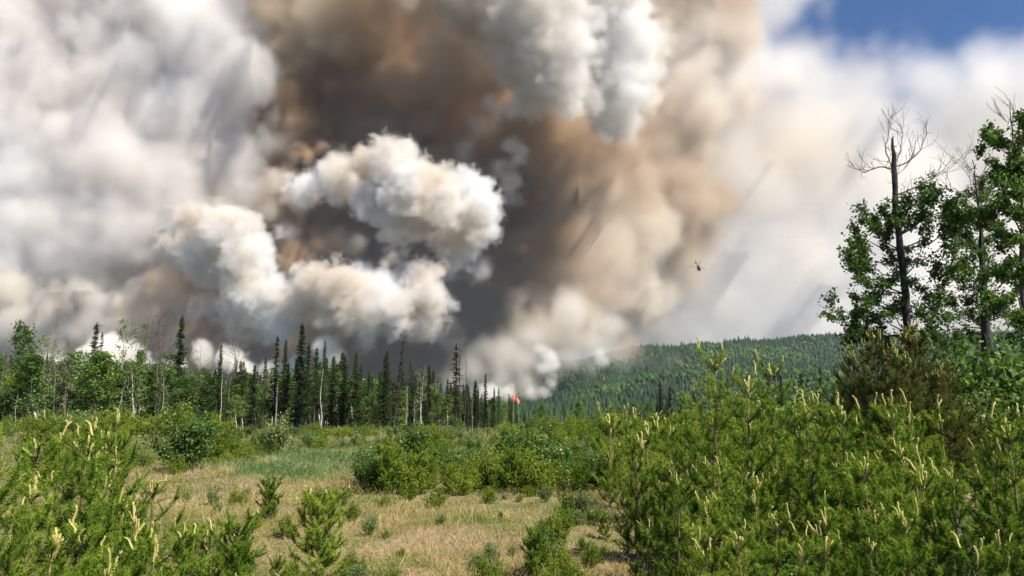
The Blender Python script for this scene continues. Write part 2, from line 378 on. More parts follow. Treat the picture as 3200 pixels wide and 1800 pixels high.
tag(smoke('smoke_veil', veil, 26, 230, 360, 420, S_VEIL, kids=(16, 4), seed=21, gain=.62, veil=(.08, .3, .75)),
    'pale thin smoke veil spread over the right of the sky', 'smoke', kind='stuff')
# smoke at the fire front, low down
front = [(1725, 1200, 1560, 30, 1), (1735, 1180, 1560, 24, 1), (1700, 1225, 1560, 30, 1), (1660, 1232, 1570, 30, 1), (1585, 1230, 1600, 38, 1), (1540, 1225, 1620, 44, 1), (1700, 1150, 1600, 36, 1), (1715, 1120, 1620, 38, 1), (1690, 1090, 1640, 34, 1),
         (1010, 1085, 1700, 52, 1), (1030, 1110, 1700, 50, 1), (930, 1130, 1750, 40, 1), (720, 1130, 1750, 55, 1), (640, 1110, 1780, 46, 1), (760, 1160, 1750, 50, 1),
         (340, 1110, 1800, 75, 1), (270, 1140, 1800, 65, 1), (420, 1130, 1800, 65, 1), (180, 1160, 1800, 60, 1), (80, 1180, 1800, 60, 1), (540, 1170, 1800, 60, 1), (860, 1180, 1780, 60, 1), (1885, 1130, 1560, 16, 1), (1888, 1150, 1560, 10, 1), (1875, 1105, 1580, 24, 1)]
tag(smoke('ground_smoke', front, 5.5, 16, 45, 55, S_FRONT, kids=(16, 6), seed=31, gain=.6),
    'dense cream and white smoke boiling up from the burning trees at the fire front', 'smoke', kind='stuff')
mid = [(1640, 1130, 1750, 60, 1), (1560, 1110, 1800, 85, 1), (1480, 1150, 1800, 75, 1), (1570, 1190, 1750, 60, 1), (1680, 1050, 1800, 70, 1), (300, 990, 1900, 80, 1), (330, 1030, 1900, 75, 1), (350, 960, 1900, 46, 1), (250, 1040, 1900, 60, 1), (1760, 1130, 1800, 60, 1), (1800, 1060, 1800, 60, 1), (1420, 1200, 1800, 70, 1), (1330, 1230, 1900, 80, 1), (1650, 1200, 1800, 70, 1), (1500, 1240, 1800, 70, 1), (1750, 1180, 1780, 50, 1), (1850, 1140, 1800, 60, 1), (1850, 1070, 1850, 80, 1), (1910, 1100, 1850, 55, 1), (1780, 1120, 1780, 70, 1), (1900, 1020, 1900, 80, 1), (1830, 1180, 1750, 40, 1), (1790, 980, 1900, 90, 1)]
tag(smoke('drifting_smoke', mid, 9, 60, 80, 90, S_VEILD, kids=(18, 6), seed=33, gain=.6),
    'soft tan smoke drifting just above the fire front', 'smoke', kind='stuff')
tan = [(60, 1010, 1980, 95, 1), (160, 960, 1980, 90, 1), (260, 920, 1960, 75, 1), (420, 940, 1940, 80, 1), (500, 890, 1930, 70, 1), (30, 900, 2000, 90, 1), (570, 950, 1960, 50, 1), (120, 1060, 1950, 80, 1), (440, 1020, 1950, 80, 1), (550, 1060, 1950, 60, 1),
       (900, 820, 1850, 54, 1), (925, 785, 1850, 56, 1), (965, 800, 1860, 52, 1), (1000, 765, 1870, 58, 1), (1045, 755, 1880, 52, 1), (1090, 775, 1890, 48, 1), (960, 480, 1920, 52, 1), (1000, 460, 1930, 50, 1), (520, 870, 1850, 75, 1), (1440, 790, 2000, 70, 1), (1500, 830, 2020, 60, 1), (1400, 850, 2010, 60, 1), (1400, 1010, 1900, 50, 1), (1415, 1080, 1900, 42, 1),  # the first ones are small blobs added to carry the painted orange sunlight
       (1070, 520, 2000, 50, 1), (930, 610, 2000, 60, 1), (870, 560, 2020, 60, 1), (1500, 400, 2080, 50, 1), (1450, 470, 2080, 45, 1), (1600, 620, 2080, 50, 1), (1120, 760, 2000, 45, 1), (700, 640, 2000, 60, 1), (850, 660, 2020, 45, 1), (1230, 800, 1990, 45, 1)]
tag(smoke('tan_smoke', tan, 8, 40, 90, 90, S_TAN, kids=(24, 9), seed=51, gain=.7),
    'beige rags of smoke with painted orange sunlight between the white billows and the brown column', 'smoke', kind='stuff')
blue = [(1960, 1130, 1900, 60, .8), (2010, 1110, 1950, 60, .8), (1930, 1170, 1800, 60, .8), (2060, 1160, 1900, 60, .8), (1990, 1070, 2000, 60, .8), (1850, 1200, 1700, 40, .8), (2120, 1140, 1950, 55, .8), (2030, 1190, 1850, 50, .8), (1900, 1120, 1850, 60, .8)]
tag(smoke('thin_smoke', blue, 13, 90, 90, 90, S_BLUE, kids=(14, 4), seed=41, veil=(.15, .3, .2)),
    'thin bluish smoke drifting over the green hillside beside the fire', 'smoke', kind='stuff')
# ---------------------------------------------------------------- terrain
ROWS = [(-60, [(0, 0)]), (22, [(-60, .15), (-8, .05), (0, 0), (60, .3)]), (30, [(-14, -.2), (-9, .35), (-4, .35), (0, -.2), (8, -.3), (60, 0)]), (45, [(0, -.5)]), (110, [(-80, -1.2), (0, -1.5), (60, -1.5)]), (200, [(-200, -2), (0, -5), (300, -6)]), (400, [(0, -13)]),
        (700, [(0, -16), (400, -14)]), (1050, [(-600, -16), (0, -14), (170, -10), (600, 0), (1500, 10)]),
        (1500, [(-900, -22), (-200, -14), (19, -8), (116, 24), (193, 40), (260, 48), (400, 62), (700, 70), (1500, 70)]),
        (1700, [(-900, -25), (0, -8), (200, 36), (300, 50), (500, 80), (1600, 100)]),
        (2350, [(-1800, 20), (-500, 50), (0, 110), (300, 152), (350, 168), (500, 180), (700, 196), (987, 207), (1300, 214), (2500, 225)]),
        (2900, [(-2000, 0), (0, 80), (600, 150), (2500, 170)]), (6000, [(0, 0)]), (30000, [(0, 0)])]
def zfun(x, y):
    x = np.asarray(x, float); y = np.asarray(y, float)
    x, y = np.broadcast_arrays(x, y)
    H = np.stack([np.interp(x, [a for a, b in r], [b for a, b in r]) for _, r in ROWS])
    Ys = np.array([r[0] for r in ROWS], float)
    yc = np.clip(y, Ys[0], Ys[-1] - 1)
    i = np.clip(np.searchsorted(Ys, yc, side='right') - 1, 0, len(Ys) - 2)
    f = (yc - Ys[i]) / (Ys[i + 1] - Ys[i]); f = f * f * (3 - 2 * f)
    Hi = np.take_along_axis(H.reshape(len(Ys), -1), i.reshape(1, -1), 0)[0].reshape(x.shape)
    Hj = np.take_along_axis(H.reshape(len(Ys), -1), (i + 1).reshape(1, -1), 0)[0].reshape(x.shape)
    z = Hi * (1 - f) + Hj * f
    near = .06 * np.sin(x * .9 + y * .4) * np.cos(y * .7 - x * .3) + .03 * np.sin(x * 2.3 - y * 1.9) + .015 * np.sin(x * 5.1 + 1) * np.sin(y * 4.3)
    far = np.clip((y - 300) / 900, 0, 1)
    return z + near + far * (4 * np.sin(x / 90 + y / 140) + 3 * np.sin(x / 47 - y / 61) + 2 * np.sin(x / 23 + 2))
def gz(x, y): return float(zfun(x, y))

def ground_mat():
    m, N, K = new_mat('dry_meadow_soil')
    out = N('ShaderNodeOutputMaterial'); b = N('ShaderNodeBsdfPrincipled'); b.inputs['Roughness'].default_value = .95
    tc = N('ShaderNodeTexCoord')
    n1 = N('ShaderNodeTexNoise'); n1.inputs['Scale'].default_value = .45; n1.inputs['Detail'].default_value = 8; K(tc.outputs['Object'], n1.inputs[0])
    n2 = N('ShaderNodeTexNoise'); n2.inputs['Scale'].default_value = 14; n2.inputs['Detail'].default_value = 8; K(tc.outputs['Object'], n2.inputs[0])
    r1 = ramp(N, [(.3, (.14, .105, .065)), (.5, (.27, .21, .125)), (.62, (.13, .15, .05))]); K(n1.outputs[0], r1.inputs[0])
    r2 = ramp(N, [(.3, (.35, .33, .3)), (.7, (1.25, 1.2, 1.1))]); K(n2.outputs[0], r2.inputs[0])
    mx = N('ShaderNodeMix'); mx.data_type = 'RGBA'; mx.blend_type = 'MULTIPLY'; mx.inputs[0].default_value = 1
    K(r1.outputs[0], mx.inputs[6]); K(r2.outputs[0], mx.inputs[7]); K(mx.outputs[2], b.inputs['Base Color'])
    bp = N('ShaderNodeBump'); bp.inputs['Strength'].default_value = .8; bp.inputs['Distance'].default_value = .04; K(n2.outputs[0], bp.inputs['Height']); K(bp.outputs[0], b.inputs['Normal'])
    K(b.outputs[0], out.inputs[0]); return m
def hill_mat():
    m, N, K = new_mat('forest_floor')
    out = N('ShaderNodeOutputMaterial'); b = N('ShaderNodeBsdfPrincipled'); b.inputs['Roughness'].default_value = 1
    tc = N('ShaderNodeTexCoord'); n1 = N('ShaderNodeTexNoise'); n1.inputs['Scale'].default_value = .03; n1.inputs['Detail'].default_value = 10; K(tc.outputs['Object'], n1.inputs[0])
    r1 = ramp(N, [(.35, (.018, .026, .012)), (.65, (.045, .065, .022))]); K(n1.outputs[0], r1.inputs[0]); K(r1.outputs[0], b.inputs['Base Color']); K(b.outputs[0], out.inputs[0]); return m
def sheet(name, ys, nx, fx, mat):
    u = np.linspace(-1, 1, nx); u = np.sign(u) * np.abs(u) ** 1.3
    Y = np.repeat(ys, nx); X = (u[None] * fx(ys)[:, None]).ravel()
    V = np.stack([X, Y, zfun(X, Y)], 1)
    ny = len(ys); i = np.arange(ny - 1)[:, None] * nx; j = np.arange(nx - 1)[None]
    Q = np.stack([i + j, i + j + 1, i + nx + j + 1, i + nx + j], -1).reshape(-1, 4)
    mb = MB(); mb.add(V, Q); o = link(name, mb.mesh(name, mat, True)); tag(o, kind='structure'); return o
ys = np.concatenate([np.arange(-40, 45, .35), np.geomspace(45, 600, 140)])
sheet('ground', ys, 260, lambda y: 60 + 1.3 * np.abs(y), ground_mat())
sheet('hill', np.concatenate([[600], np.linspace(612, 3000, 200), np.geomspace(3050, 29000, 20)]), 260, lambda y: 60 + 1.3 * y, hill_mat())

# ---------------------------------------------------------------- far forest on the hillside (one mass)
def cone_trees(name, X, Y, h, r, mat, n, label, tint, tiers=2, round_=False):
    k = len(X); Z = zfun(X, Y) - .5
    mb = MB(); th0 = rng.random(k) * 6.28
    if round_:      # rounded crown: a bulged double cone, uneven
        prof = [(0.12, .25), (.38, 1.0), (.72, .75), (1.0, .0)]
    else:
        prof = [(0.05, .9), (.35, .95), (1.0, .0)]
    R = []
    for hh, rr in prof:
        th = th0[:, None] + np.arange(n)[None] / n * 6.283
        jr = rr * r[:, None] * rng.uniform(.7, 1.3, (k, n))
        R.append(np.stack([X[:, None] + jr * np.cos(th), Y[:, None] + jr * np.sin(th), Z[:, None] + h[:, None] * (hh + rng.uniform(-.05, .05, (k, n)) * (hh < 1))], -1))
    V = np.stack(R, 1)                                   # k, rings, n, 3
    m_ = len(prof); base = np.arange(k)[:, None, None] * m_ * n
    i = np.arange(m_ - 1)[None, :, None] * n; j = np.arange(n)[None, None]; j2 = (j + 1) % n
    Q = np.stack([base + i + j, base + i + j2, base + i + n + j2, base + i + n + j], -1).reshape(-1, 4)
    mb.add(V.reshape(-1, 3), Q, None, np.repeat(tint, m_ * n))
    o = link(name, mb.mesh(name, mat)); tag(o, label, 'forest', kind='stuff'); return o
def sn(x, y, s, ph=0): return np.sin(x / s + 1.3 * np.sin(y / s * .7 + ph)) * np.cos(y / s * 1.2 + 1.1 * np.sin(x / s * .8 + ph * 2))
k = 40000
Y = 470 + 2030 * rng.random(k) ** .75
X = Y * (-.40 + 1.27 * rng.random(k))
keep = (X > Y * -.12) | (rng.random(k) < .35)
X, Y = X[keep], Y[keep]
asp = sn(X, Y, 95) + .7 * sn(X, Y, 43, 2) + .4 * sn(X, Y, 19, 1) + .25 * (Y > 1700) + rng.normal(size=len(X)) * .25 + .3 * (X > 500) - .5 * ((Y > 2150)) - .25 * (Y < 1500) > .45
h = rng.uniform(9, 17, len(X)) * np.where(rng.random(len(X)) < .1, 1.45, 1) * (1 + .18 * sn(X, Y, 60, 3))
M_FSPR = leaf_mat('far_spruce', [(.1, (0.012, 0.027, 0.015)), (.5, (0.025, 0.051, 0.022)), (.95, (0.043, 0.072, 0.029))], 0.05, .9, 0)
M_FASP = leaf_mat('far_aspen', [(.1, (0.034, 0.070, 0.017)), (.5, (0.060, 0.107, 0.025)), (.95, (0.093, 0.139, 0.036))], .1, .9, 0)
a = ~asp
cone_trees('spruce_forest', X[a], Y[a], h[a], h[a] * .17, M_FSPR, 5, 'dark spruce forest covering the far hillside', rng.random(a.sum()))
cone_trees('aspen_forest', X[asp], Y[asp], h[asp] * .75, h[asp] * .30, M_FASP, 5, 'lighter green patches of aspen wood on the far hillside', rng.random(asp.sum()), round_=True)

# ---------------------------------------------------------------- tree builders (prototypes)
def spruce_proto(h, r, dens=1.0, ragged=.3, base=.08, whorl=.24, size=.3, droop=.35, mat=M_SPRUCE, lean=0):
    tr = MB(); cr = MB()
    zz = np.linspace(0, h, 9); bend = np.cumsum(rng.normal(0, .03, 9)) * h * .03
    P = np.stack([bend + lean * (zz / h) ** 2 * h, np.cumsum(rng.normal(0, .03, 9)) * h * .03, zz], 1)
    tr.tube(P, np.linspace(h * .012, .015, 9), 6)
    z = h * base
    C = []; D = []; L = []; T = []
    while z < h * .985:
        f = (z / h - base) / (1 - base)
        prof = r * (1 - f) ** .8 * (.45 + .55 * min(1, f * 5 + .35)) + .10
        p0 = np.array([np.interp(z, zz, P[:, 0]), np.interp(z, zz, P[:, 1]), z])
        for b in range(rng.integers(4, 7)):
            if rng.random() > dens: continue
            th = rng.random() * 6.283; l = prof * rng.uniform(1 - ragged, 1 + ragged * .5)
            dr = np.array([math.cos(th), math.sin(th), 0])
            k = max(3, int(l / (size * .30)))
            t = (np.arange(k) + rng.random(k)) / k
            pts = p0 + dr * l * t[:, None]; pts[:, 2] += -droop * l * t ** 1.2 + droop * .9 * l * t ** 3 + .05 * (1 - f)
            tr.tube([p0, p0 + dr * l * .5 + [0, 0, -droop * l * .35], p0 + dr * l * .95 + [0, 0, -droop * l * .2]], [.02, .012, .004], 3, cap=False)
            for s in (-1, 1):
                sd = np.cross(dr, [0, 0, 1]) * s
                d = unit(dr * .55 + sd * rng.uniform(.3, .9, (k, 1)) + np.array([0, 0, -.30]) + rng.normal(0, .25, (k, 3)))
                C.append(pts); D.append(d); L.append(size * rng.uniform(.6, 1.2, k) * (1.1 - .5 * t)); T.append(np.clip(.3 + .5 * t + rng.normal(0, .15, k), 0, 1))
        z += whorl * rng.uniform(.6, 1.4) * (1 - .4 * f)
    C.append(np.repeat(P[-1:], 8, 0) - np.array([0, 0, 1]) * rng.random((8, 1)) * .5); D.append(unit(rng.normal(0, .3, (8, 3)) + [0, 0, 1])); L.append(np.full(8, .3)); T.append(np.full(8, .5))
    C = np.concatenate(C); D = np.concatenate(D); L = np.concatenate(L); T = np.concatenate(T)
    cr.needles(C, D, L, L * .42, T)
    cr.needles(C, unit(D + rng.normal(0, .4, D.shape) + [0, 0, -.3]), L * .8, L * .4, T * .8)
    return dict(h=h, parts=[('trunk', tr, M_DARKB), ('crown', cr, mat)])
def grow(tr, p, d, l, r, lev, tips, n=(3, 5), spread=.7, up=.15, minr=.004, seg=4, crook=.12, ratio=(.45, .75)):
    pts = [p]; dd = d.copy(); dirs = [d]
    for k in range(seg):
        dd = unit(dd + rng.normal(0, crook, 3) + np.array([0, 0, up * .3])); pts.append(pts[-1] + dd * l / seg); dirs.append(dd)
    tr.tube(pts, np.linspace(r, max(minr, r * .45), seg + 1), 5 if r > .03 else 3, cap=False)
    if lev == 0:
        tips.append((pts, dirs)); return
    tips.append((pts[2:], dirs[2:]))
    for k in range(rng.integers(*n)):
        f = rng.uniform(.3, 1); q = f * seg; i = min(int(q), seg - 1); pp = pts[i] + (pts[i + 1] - pts[i]) * (q - i)
        nd = unit(dirs[i] + unit(rng.normal(size=3)) * spread + np.array([0, 0, up]))
        grow(tr, pp, nd, l * rng.uniform(*ratio), max(minr, r * .5), lev - 1, tips, n, spread, up, minr, max(2, seg - 1), crook, ratio)
def leaves(cr, tips, per, size, spread, droop=.3, tbias=0.0, width=.8):
    P = []; 
    for pts, dirs in tips:
        pts = np.array(pts)
        t = rng.random(per) * (len(pts) - 1); i = t.astype(int); f = (t - i)[:, None]
        P.append(pts[i] * (1 - f) + pts[np.minimum(i + 1, len(pts) - 1)] * f)
    P = np.concatenate(P); P = P + rng.normal(0, spread, P.shape)
    d = unit(rng.normal(size=P.shape) + np.array([0, 0, -droop]))
    sd = unit(np.cross(d, rng.normal(size=P.shape)))
    L = size * rng.uniform(.55, 1.25, len(P))
    cr.cards(P, d, sd, L, L * width, np.clip(rng.beta(1.1, 1.4, len(P)) + tbias, 0, 1))
def leafy_proto(h, cr_r, base=.25, nb=16, lev=2, per=9, size=.13, spread=.12, bark=M_ASPEN, lmat=M_LEAF, trunk_r=None, prof='oval', up=.35, thin=0., crook=.12):
    tr = MB(); cr = MB(); tips = []
    k = 8; zz = np.linspace(0, h * .93, k)
    P = np.stack([np.cumsum(rng.normal(0, .012, k)) * h, np.cumsum(rng.normal(0, .012, k)) * h, zz], 1)
    R = np.linspace(trunk_r or h * .011, .012, k)
    tr.tube(P, R, 7)
    for b in range(nb):
        f = (b + rng.random()) / nb; z = h * (base + (.93 - base) * f)
        p0 = np.array([np.interp(z, zz, P[:, 0]), np.interp(z, zz, P[:, 1]), z])
        w = {'oval': math.sin(math.pi * (.18 + .74 * f)) ** .8, 'cone': (1 - f) ** .7 + .15, 'top': .35 + .65 * f}[prof]
        th = b * 2.4 + rng.normal(0, .3)
        l = cr_r * w * rng.uniform(.65, 1.15)
        d = unit(np.array([math.cos(th), math.sin(th), up + f * .8]))
        grow(tr, p0, d, l, max(.006, np.interp(z, zz, R) * .45), lev - 1, tips, crook=crook)
    tips.append(([P[-2], P[-1]], [0, 0]))
    if thin: tips = [t for t in tips if rng.random() > thin]
    leaves(cr, tips, per, size, spread)
    return dict(h=h, parts=[('trunk', tr, bark), ('crown', cr, lmat)])
def bush_proto(h, r, stems=14, per=14, size=.09, spread=.1, lmat=M_LEAF, bark=M_BARK, width=.7, lev=1, low=.0):
    tr = MB(); cr = MB(); tips = []
    for s in range(stems):
        th = s * 2.4 + rng.normal(0, .3); q = math.sqrt((s + .5) / stems)
        d = unit(np.array([math.cos(th) * q * r / h * 1.2, math.sin(th) * q * r / h * 1.2, 1.0 - low * q]))
        grow(tr, np.array([math.cos(th) * .1 * r, math.sin(th) * .1 * r, -.03]), d, h * rng.uniform(.7, 1.02) * (1 - .25 * q), .018, lev, tips, (4, 7), .75, .2, .003, 5, .1, (.3, .5))
    leaves(cr, tips, per, size, spread, width=width)
    return dict(h=h, parts=[('stems', tr, bark), ('crown', cr, lmat)])
def dead_proto(h, n, rr=.010, blen=.12, lev=1, mat=M_TWIG, base=.35, up=.4, minr=.006, bend=.012, taper=True, tw=(3, 5)):
    tr = MB(); br = tr; k = 9; zz = np.linspace(0, h, k)
    P = np.stack([np.cumsum(rng.normal(0, bend, k)) * h, np.cumsum(rng.normal(0, bend, k)) * h, zz], 1)
    tr.tube(P, np.linspace(h * rr, .012, k), 6); tips = []
    for b in range(n):
        f = base + (1 - base) * (b + rng.random()) / n; z = h * min(f, .985)
        p0 = np.array([np.interp(z, zz, P[:, 0]), np.interp(z, zz, P[:, 1]), z]); th = b * 2.4 + rng.normal(0, .4)
        d = unit(np.array([math.cos(th), math.sin(th), up * rng.uniform(.2, 1.5)]))
        w = (1 - (f - base) / (1 - base)) ** .6 + .2 if taper else 1
        grow(br, p0, d, h * blen * w * rng.uniform(.5, 1.2), .016, lev, tips, tw, .8, .15, minr, 4, .16)
    parts = [('trunk', tr, mat)]
    return dict(h=h, parts=parts)
CANDLES = []
def candle_mesh(bend, l=1.0):
    mb = MB(); k = 7; t = np.linspace(0, 1, k)
    P = np.stack([bend * t ** 2 * .35 + .02 * np.sin(t * 6), .02 * np.sin(t * 5 + 1), t * l], 1)
    mb.tube(P, np.array([.026, .030, .029, .027, .026, .024, .012]), 6, .5)
    c = P[rng.integers(0, k - 1, 70)] + rng.normal(0, .01, (70, 3)) + np.array([0, 0, 1]) * rng.random((70, 1)) * .16
    d = unit(np.stack([rng.normal(0, 1, 70), rng.normal(0, 1, 70), np.full(70, 1.3)], 1))
    mb.needles(c, d, np.full(70, .06), np.full(70, .014), rng.uniform(.3, .9, 70))
    return mb.mesh('candle', M_CANDLE)
for b_ in (0, .25, -.3, .55, -.6): CANDLES.append(candle_mesh(b_))
def pine_proto(h, dens=1.0, near=True, mat=M_PINE, spread=.42, nyears=None, ncand=8, nl=.058, nw=.0065, candle_len=.27):
    """young lodgepole pine: yearly whorls of upturned branches sleeved in needles, pale candles at the tips"""
    tr = MB(); cr = MB(); cand = []
    ny = nyears or max(3, int(h / .33)); lead = []
    zs = np.linspace(.10, h - candle_len, ny)
    bx = np.cumsum(rng.normal(0, .015, ny + 2)); by = np.cumsum(rng.normal(0, .015, ny + 2))
    P = [np.array([0, 0, -.03])] + [np.array([bx[i], by[i], zs[i]]) for i in range(ny)]
    tr.tube(P, np.linspace(.012 + h * .010, .007, len(P)), 6)
    C = []; D = []; T = []
    def sleeve(pts, a, dn):
        pts = np.array(pts); seg = np.linalg.norm(np.diff(pts, axis=0), axis=1); tot = seg.sum()
        k = int(tot * a * 125 * dn)
        if k < 1: return
        cs = np.concatenate([[0], np.cumsum(seg)]); s = rng.random(k) * tot
        q = np.stack([np.interp(s, cs, pts[:, i]) for i in range(3)], 1)
        ax = unit(np.stack([np.interp(s + .01, cs, pts[:, i]) for i in range(3)], 1) - np.stack([np.interp(s - .01, cs, pts[:, i]) for i in range(3)], 1))
        d = unit(unit(rng.normal(size=(k, 3))) + ax * .75)
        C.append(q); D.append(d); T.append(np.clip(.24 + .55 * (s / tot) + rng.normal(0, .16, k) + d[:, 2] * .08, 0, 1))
    sleeve(P[max(0, ny - 3):], 5, dens)
    for i in range(ny):
        f = zs[i] / h; age = ny - i
        for b in range(rng.integers(4, 7)):
            th = b * 1.26 + i * .6 + rng.normal(0, .25)
            l = min(.16 + .155 * age, h * spread) * rng.uniform(.7, 1.15) * (.8 + .2 * min(1, i / 2))
            up = .95 - .09 * age
            d = unit(np.array([math.cos(th), math.sin(th), max(.2, up)])); pts = [P[i + 1]]
            ns = 5
            for k in range(ns):
                d = unit(d + rng.normal(0, .07, 3) + np.array([0, 0, .14])); pts.append(pts[-1] + d * l / ns)
            tr.tube(pts, np.linspace(.007, .003, len(pts)), 3, cap=False)
            sleeve(pts[1:], 5, dens)
            if age < 5 or rng.random() < .6: cand.append((pts[-1], rng.uniform(.35, .75), rng.normal(0, .22), 0))
            for q in range(max(0, int(l * 7))):
                j = rng.integers(1, ns); p = pts[j]; sd = unit(d + rng.normal(0, .75, 3) + np.array([0, 0, .3])); ll = l * rng.uniform(.2, .42)
                e = [p, p + sd * ll * .5, p + sd * ll + [0, 0, ll * .2]]
                tr.tube(e, [.004, .003, .002], 3, cap=False); sleeve(e, 5, dens)
                if rng.random() < .25: cand.append((e[-1], rng.uniform(.25, .5), rng.normal(0, .25), 0))
    top = P[-1]
    C = np.concatenate(C); D = np.concatenate(D); T = np.concatenate(T)
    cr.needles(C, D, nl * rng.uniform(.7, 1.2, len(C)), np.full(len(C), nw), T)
    lead = [(top, 1.0, .03, 1)] + [(top + rng.normal(0, .008, 3), rng.uniform(.55, .85), rng.uniform(.15, .42), 2) for _ in range(rng.integers(3, 6))]
    rng.shuffle(cand) if False else None
    cand = sorted(cand, key=lambda c: -c[0][2])[:ncand]
    return dict(h=h, cl=candle_len, parts=[('trunk', tr, M_PBARK), ('needles', cr, mat)], cand=lead + cand)
def finish(p, name):
    p['meshes'] = [(n, mb.mesh(n, m, n in ('trunk', 'stems', 'branches'))) for n, mb, m in p['parts']]
    p['name'] = name; del p['parts']; return p
NAMES = {'undergrowth bushes at the foot of the forest': 'undergrowth_bush', 'low bushes in the middle scrub': 'scrub_bush', 'bushes beyond the right thicket': 'scrub_bush', 'weeds scattered in the dry grass': 'meadow_weed', 'knee high shrubs along the meadow edge': 'weedy_shrub', 'leafy bushes at the back of the right thicket': 'thicket_bush'}
def place(p, x, y, h, label, cat, group=None, name=None, rot=None, width=1.0, tilt=(0, 0), z=None, candles=0):
    s = h / p['h']
    root = link(name or NAMES.get(group) or p['name'], None, None, (x, y, (gz(x, y) if z is None else z) - .02))
    root.empty_display_size = .3
    root.rotation_euler = (tilt[0], tilt[1], rng.random() * 6.283 if rot is None else rot); root.scale = (s * width, s * width, s)
    tag(root, label, cat, group)
    for n, me in p['meshes']: link(n, me, root)
    if candles and 'cand' in p:
        for pos, ln, bend, kind in p['cand'][:candles]:
            c = link('candle', CANDLES[int(rng.integers(0, 2)) if kind == 1 else int(rng.integers(0, 5))], root, pos)
            L = p['cl'] * ln; wd_ = .30 + .25 * ln
            c.scale = (wd_ * .85, wd_ * .85, L)
            az = rng.random() * 6.283; tl = abs(bend)
            c.rotation_euler = (tl * math.cos(az), tl * math.sin(az), az)
    return root
USED = {}
MARKS = {
 'forest': [(76, 'pale willow like poplar'), (148, 'grey green poplar'), (205, 'leftmost tall bare tree'), (302, 'drooping dark spruce'), (398, 'yellow green poplar'), (436, 'deep green poplar column'), (512, 'broad bare tree'), (571, 'bushy topped spruce'), (690, 'slim spruce'), (736, 'fishbone bare tree'), (868, 'close spruce pair'), (946, 'tallest thick spruce'), (1016, 'long pale trunk'),
   (1079, 'full dark spruce'), (1115, 'broad conical spruce'), (1210, 'twin topped spruce'), (1250, 'leaning dead spire'), (1285, 'reddish spires'), (1341, 'dense conical spruce'), (1426, 'ragged spruce'), (1470, 'shorter black pole'), (1517, 'isolated slim spire'), (1600, 'red flame'), (1850, 'distant bare patch'), (2075, 'two dark spruces'), (2168, 'small black spruce'), (2440, 'dark spruce row')],
 'scrub': [(600, 'largest olive bush'), (866, 'grey green bush'), (1000, 'grassy bank'), (1218, 'two little pines'), (1290, 'glossy upright bush'), (1426, 'ragged spruce'), (1600, 'pale sapling'), (1650, 'pointed leafy bush'), (1790, 'wide leafy bush'), (1905, 'dark corner pine'), (2128, 'glittering sapling'), (2325, 'orange stemmed pine'), (2480, 'sapling below olive pines'), (2700, 'left olive pine'), (2850, 'black broken trunk'), (3070, 'second cottonwood'), (3190, 'tallest slim cottonwood')],
 'front': [(15, 'left edge twigs'), (110, 'spread yellow candles'), (257, 'tallest left pine'), (425, 'bent candled pine'), (478, 'dark tipped leader'), (755, 'small three candled pine'), (1010, 'lone pine in the grass'), (1700, 'tiny grass pine'), (1905, 'dark corner pine'), (2020, 'low rim pine'), (2114, 'flat bent candle'), (2209, 'bottom candle cluster'), (2238, 'three long candles'), (2325, 'orange stemmed pine'), (2415, 'tall leader'), (2539, 'forked candles'), (2624, 'clawed candles'), (2692, 'hooked candle'), (2754, 'five spread candles'),
   (2822, 'curved low candle'), (2876, 'single bent candle'), (2971, 'pink tipped leader'), (3087, 'pale right leaders'), (3180, 'edge cut pine')]}
def describe(kind, px, rank, h, zone, hs, rows):
    ms = MARKS[zone]; d = [abs(px - m[0]) for m in ms]; m = ms[d.index(min(d))]; dx = px - m[0]
    size = 'low' if h < hs[0] else ('middling' if h < hs[1] else 'tall')
    rel = ('behind' if rank > .5 else 'before') if abs(dx) < 14 else ('just left of' if -50 < dx < 0 else 'just right of' if 0 < dx < 50 else 'left of' if dx < 0 else 'right of')
    return f"{size} {kind} {rel} {m[1]}, {rows[min(len(rows) - 1, int(rank * len(rows)))]}"
ROWN = ['foremost', 'second row', 'third row', 'rearmost']
def tree_at(p, px, py_top, Y, label, cat, group=None, **kw):
    q = at(px, py_top, Y); x = q[0]; h = q[2] - gz(x, Y)
    return place(p, x, Y, max(h, .2), label, cat, group, **kw)
# ---------------------------------------------------------------- prototypes
SP = [finish(spruce_proto(15, 1.5, .95, .3, .10), 'spruce_tree'), finish(spruce_proto(15, 1.15, .85, .4, .16), 'spruce_tree'), finish(spruce_proto(14, 1.8, 1, .3, .05), 'spruce_tree'),
      finish(spruce_proto(16, .85, .8, .5, .2), 'spruce_tree'), finish(spruce_proto(15, 1.3, .7, .55, .3), 'spruce_tree')]
RG = [finish(spruce_proto(14, 1.5, .45, .7, .25, size=.34, mat=M_BROWNSP), 'dying_spruce'), finish(spruce_proto(14, .9, .4, .7, .35, mat=M_BROWNSP), 'dying_spruce')]
AS = [finish(leafy_proto(13, 2.1, .35, 22, 2, 28, .27, .25, lmat=M_LEAF), 'poplar_tree'), finish(leafy_proto(13, 1.7, .2, 26, 2, 26, .26, .25, prof='cone'), 'poplar_tree'),
      finish(leafy_proto(12, 2.5, .15, 26, 2, 26, .29, .28), 'poplar_tree'), finish(leafy_proto(13, 1.7, .4, 18, 2, 12, .20, .22, lmat=M_LEAFG, thin=.2), 'poplar_tree'),
      finish(leafy_proto(12, 2.0, .08, 28, 2, 28, .29, .3, bark=M_BARK), 'poplar_tree')]
DD = [finish(dead_proto(14, 26, .007, .17, 2, M_TWIG, .45, .9, .012), 'bare_tree'), finish(dead_proto(14, 34, .006, .16, 1, M_TWIG, .4, .5, .012), 'bare_tree'),
      finish(dead_proto(14, 14, .006, .15, 1, M_TWIG, .5, 1.3, .010), 'bare_tree')]
